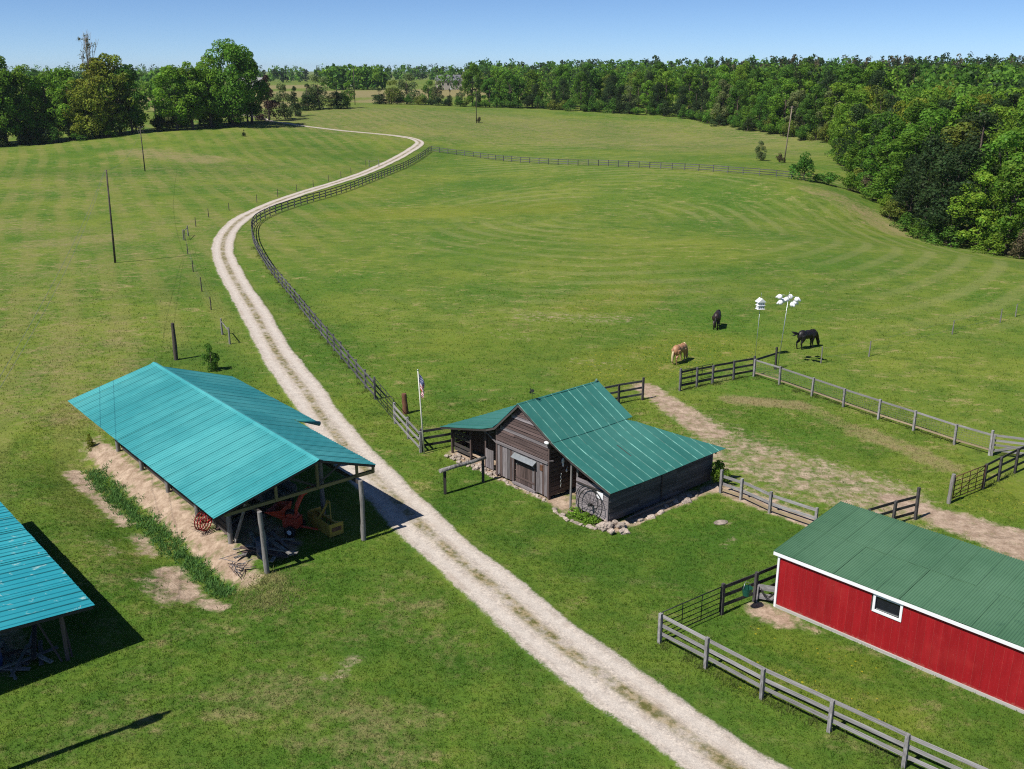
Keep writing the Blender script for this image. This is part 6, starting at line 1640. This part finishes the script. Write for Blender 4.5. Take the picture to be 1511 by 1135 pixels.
# hill wood behind the right-hand and middle tree lines
for k in range(1500):
    y = r6.uniform(235, 640); t = (y - 235) / 405
    xmin = np.interp(y, [235, 300, 340, 380, 410, 450, 520, 640], [100, 104, 93, 76, 52, 10, -18, -60]) + 10
    xmax = .56 * y + 20
    if xmin > xmax: continue
    x = r6.uniform(xmin, xmax)
    h = min(r6.uniform(12, 17), 21 + .0055 * y + r6.uniform(-2.5, .8) - gz(x, y))
    if h < 5: continue
    W.append((x, y, h, h * r6.uniform(.27, .36), r6.choice(T1)))
woods("hill_woodland", "dense green woodland covering the hill beyond the tree lines", W, 150, 1.15, 41)
W = band(260, 95, 330, 420, 560, 15, 18, ['dark', 'dark', 'brown'], .17)
woods("pine_plantation", "dark even rows of pines on the far right hillside", W, 110, .9, 42, 'p')
W = band(330, -640, -215, 560, 760, 10, 14, ['deep', 'dark', 'mid', 'mid']) + band(500, -900, 60, 1000, 1300, 11, 16, ['deep', 'dark', 'mid']) + band(60, -124, -86, 650, 690, 12, 16, ['mid', 'bright', 'deep']) + band(500, -40, 900, 700, 1000, 14, 18, ['deep', 'dark', 'mid', 'deep']) + band(400, -1300, 1500, 1500, 2300, 18, 26, ['deep', 'dark', 'mid'])
woods("horizon_woods", "distant wooded belts along the horizon", W, 80, 2.3, 43)
W = band(46, -200, -130, 345, 380, 5, 9, ['mid', 'deep', 'olive']) + band(26, -160, -130, 410, 440, 6, 9, ['mid', 'bright'])
woods("hedgerow_scrub", "green scrub beyond the gap in the left wood", W, 160, .8, 44)

# far houses
def far_house(label, x, y, w, d, h, rz, wallc, roofc, z=None):
    root = empty("house", (x, y, gz(x, y) if z is None else z), rz); tag(root, label, "house")
    wm = simple_mat("house_wall", wallc, .06, 1, .8); rm = simple_mat("house_roof", roofc, .1, 1, .7)
    MB().box((0, 0, h / 2), (w, d, h)).build("wall", wm, root)
    rf = MB().prism([(-d / 2 - .4, h), (d / 2 + .4, h), (0, h + d * .38)], -w / 2 - .4, w / 2 + .4, 'x').build("roof", rm, root)
    MB().box((w * .25, .1, h + d * .36), (.8, .8, 1.6)).build("chimney", wm, rf)
    for q in (-.32, -.1, .14, .34):
        wd = MB().box((q * w, -d / 2 - .03, h * .62), (1.0, .06, 1.4)).build("window", M_glass, root)
        MB().box((q * w, -d / 2 - .05, h * .62 - .75), (1.2, .1, .1)).build("sill", M_white, wd)
    MB().box((.02 * w, -d / 2 - .03, 1.05), (1.0, .06, 2.1)).build("door", M_white, root)
far_house("distant pale house with grey roof above the far tree line", -40, 640, 15, 9, 5.5, .3, (.55, .5, .44), (.16, .16, .18))
far_house("tiny white house far off left of the track end", -205, 800, 16, 8, 4.5, .2, (.75, .75, .73), (.3, .3, .3))
far_house("tiny white farm building near the most distant pole", -130, 795, 12, 8, 4, -.2, (.8, .8, .8), (.4, .4, .42))

# ------------------------------------------------------------------ thin air haze over the whole valley
# from a metre below the lowest ground to just above the tallest trees, past the edge of the land
h0 = float(GZ.min()) - 1.0; h1 = max(float(GZ.max()) + 30.0, 46.0)
mb = MB(); mb.box(((GX[0] + GX[-1]) / 2, (GY[0] + GY[-1]) / 2, (h0 + h1) / 2), (GX[-1] - GX[0] + 40, GY[-1] - GY[0] + 40, h1 - h0))
hz = mb.build("haze", []); hz.data.materials.clear()
m_h = bpy.data.materials.new("haze_air"); m_h.use_nodes = True; m_h.node_tree.nodes.clear()
t_h = NT(m_h.node_tree); o_h = t_h.n("ShaderNodeOutputMaterial")
v_h = t_h.n("ShaderNodeVolumePrincipled", {"Color": (.78, .86, 1.0, 1), "Density": 0.00006, "Anisotropy": 0.2})
t_h.t.links.new(v_h.outputs[0], o_h.inputs["Volume"])
hz.data.materials.append(m_h)
tag(hz, "thin pale air haze over the valley", "haze", kind="stuff")
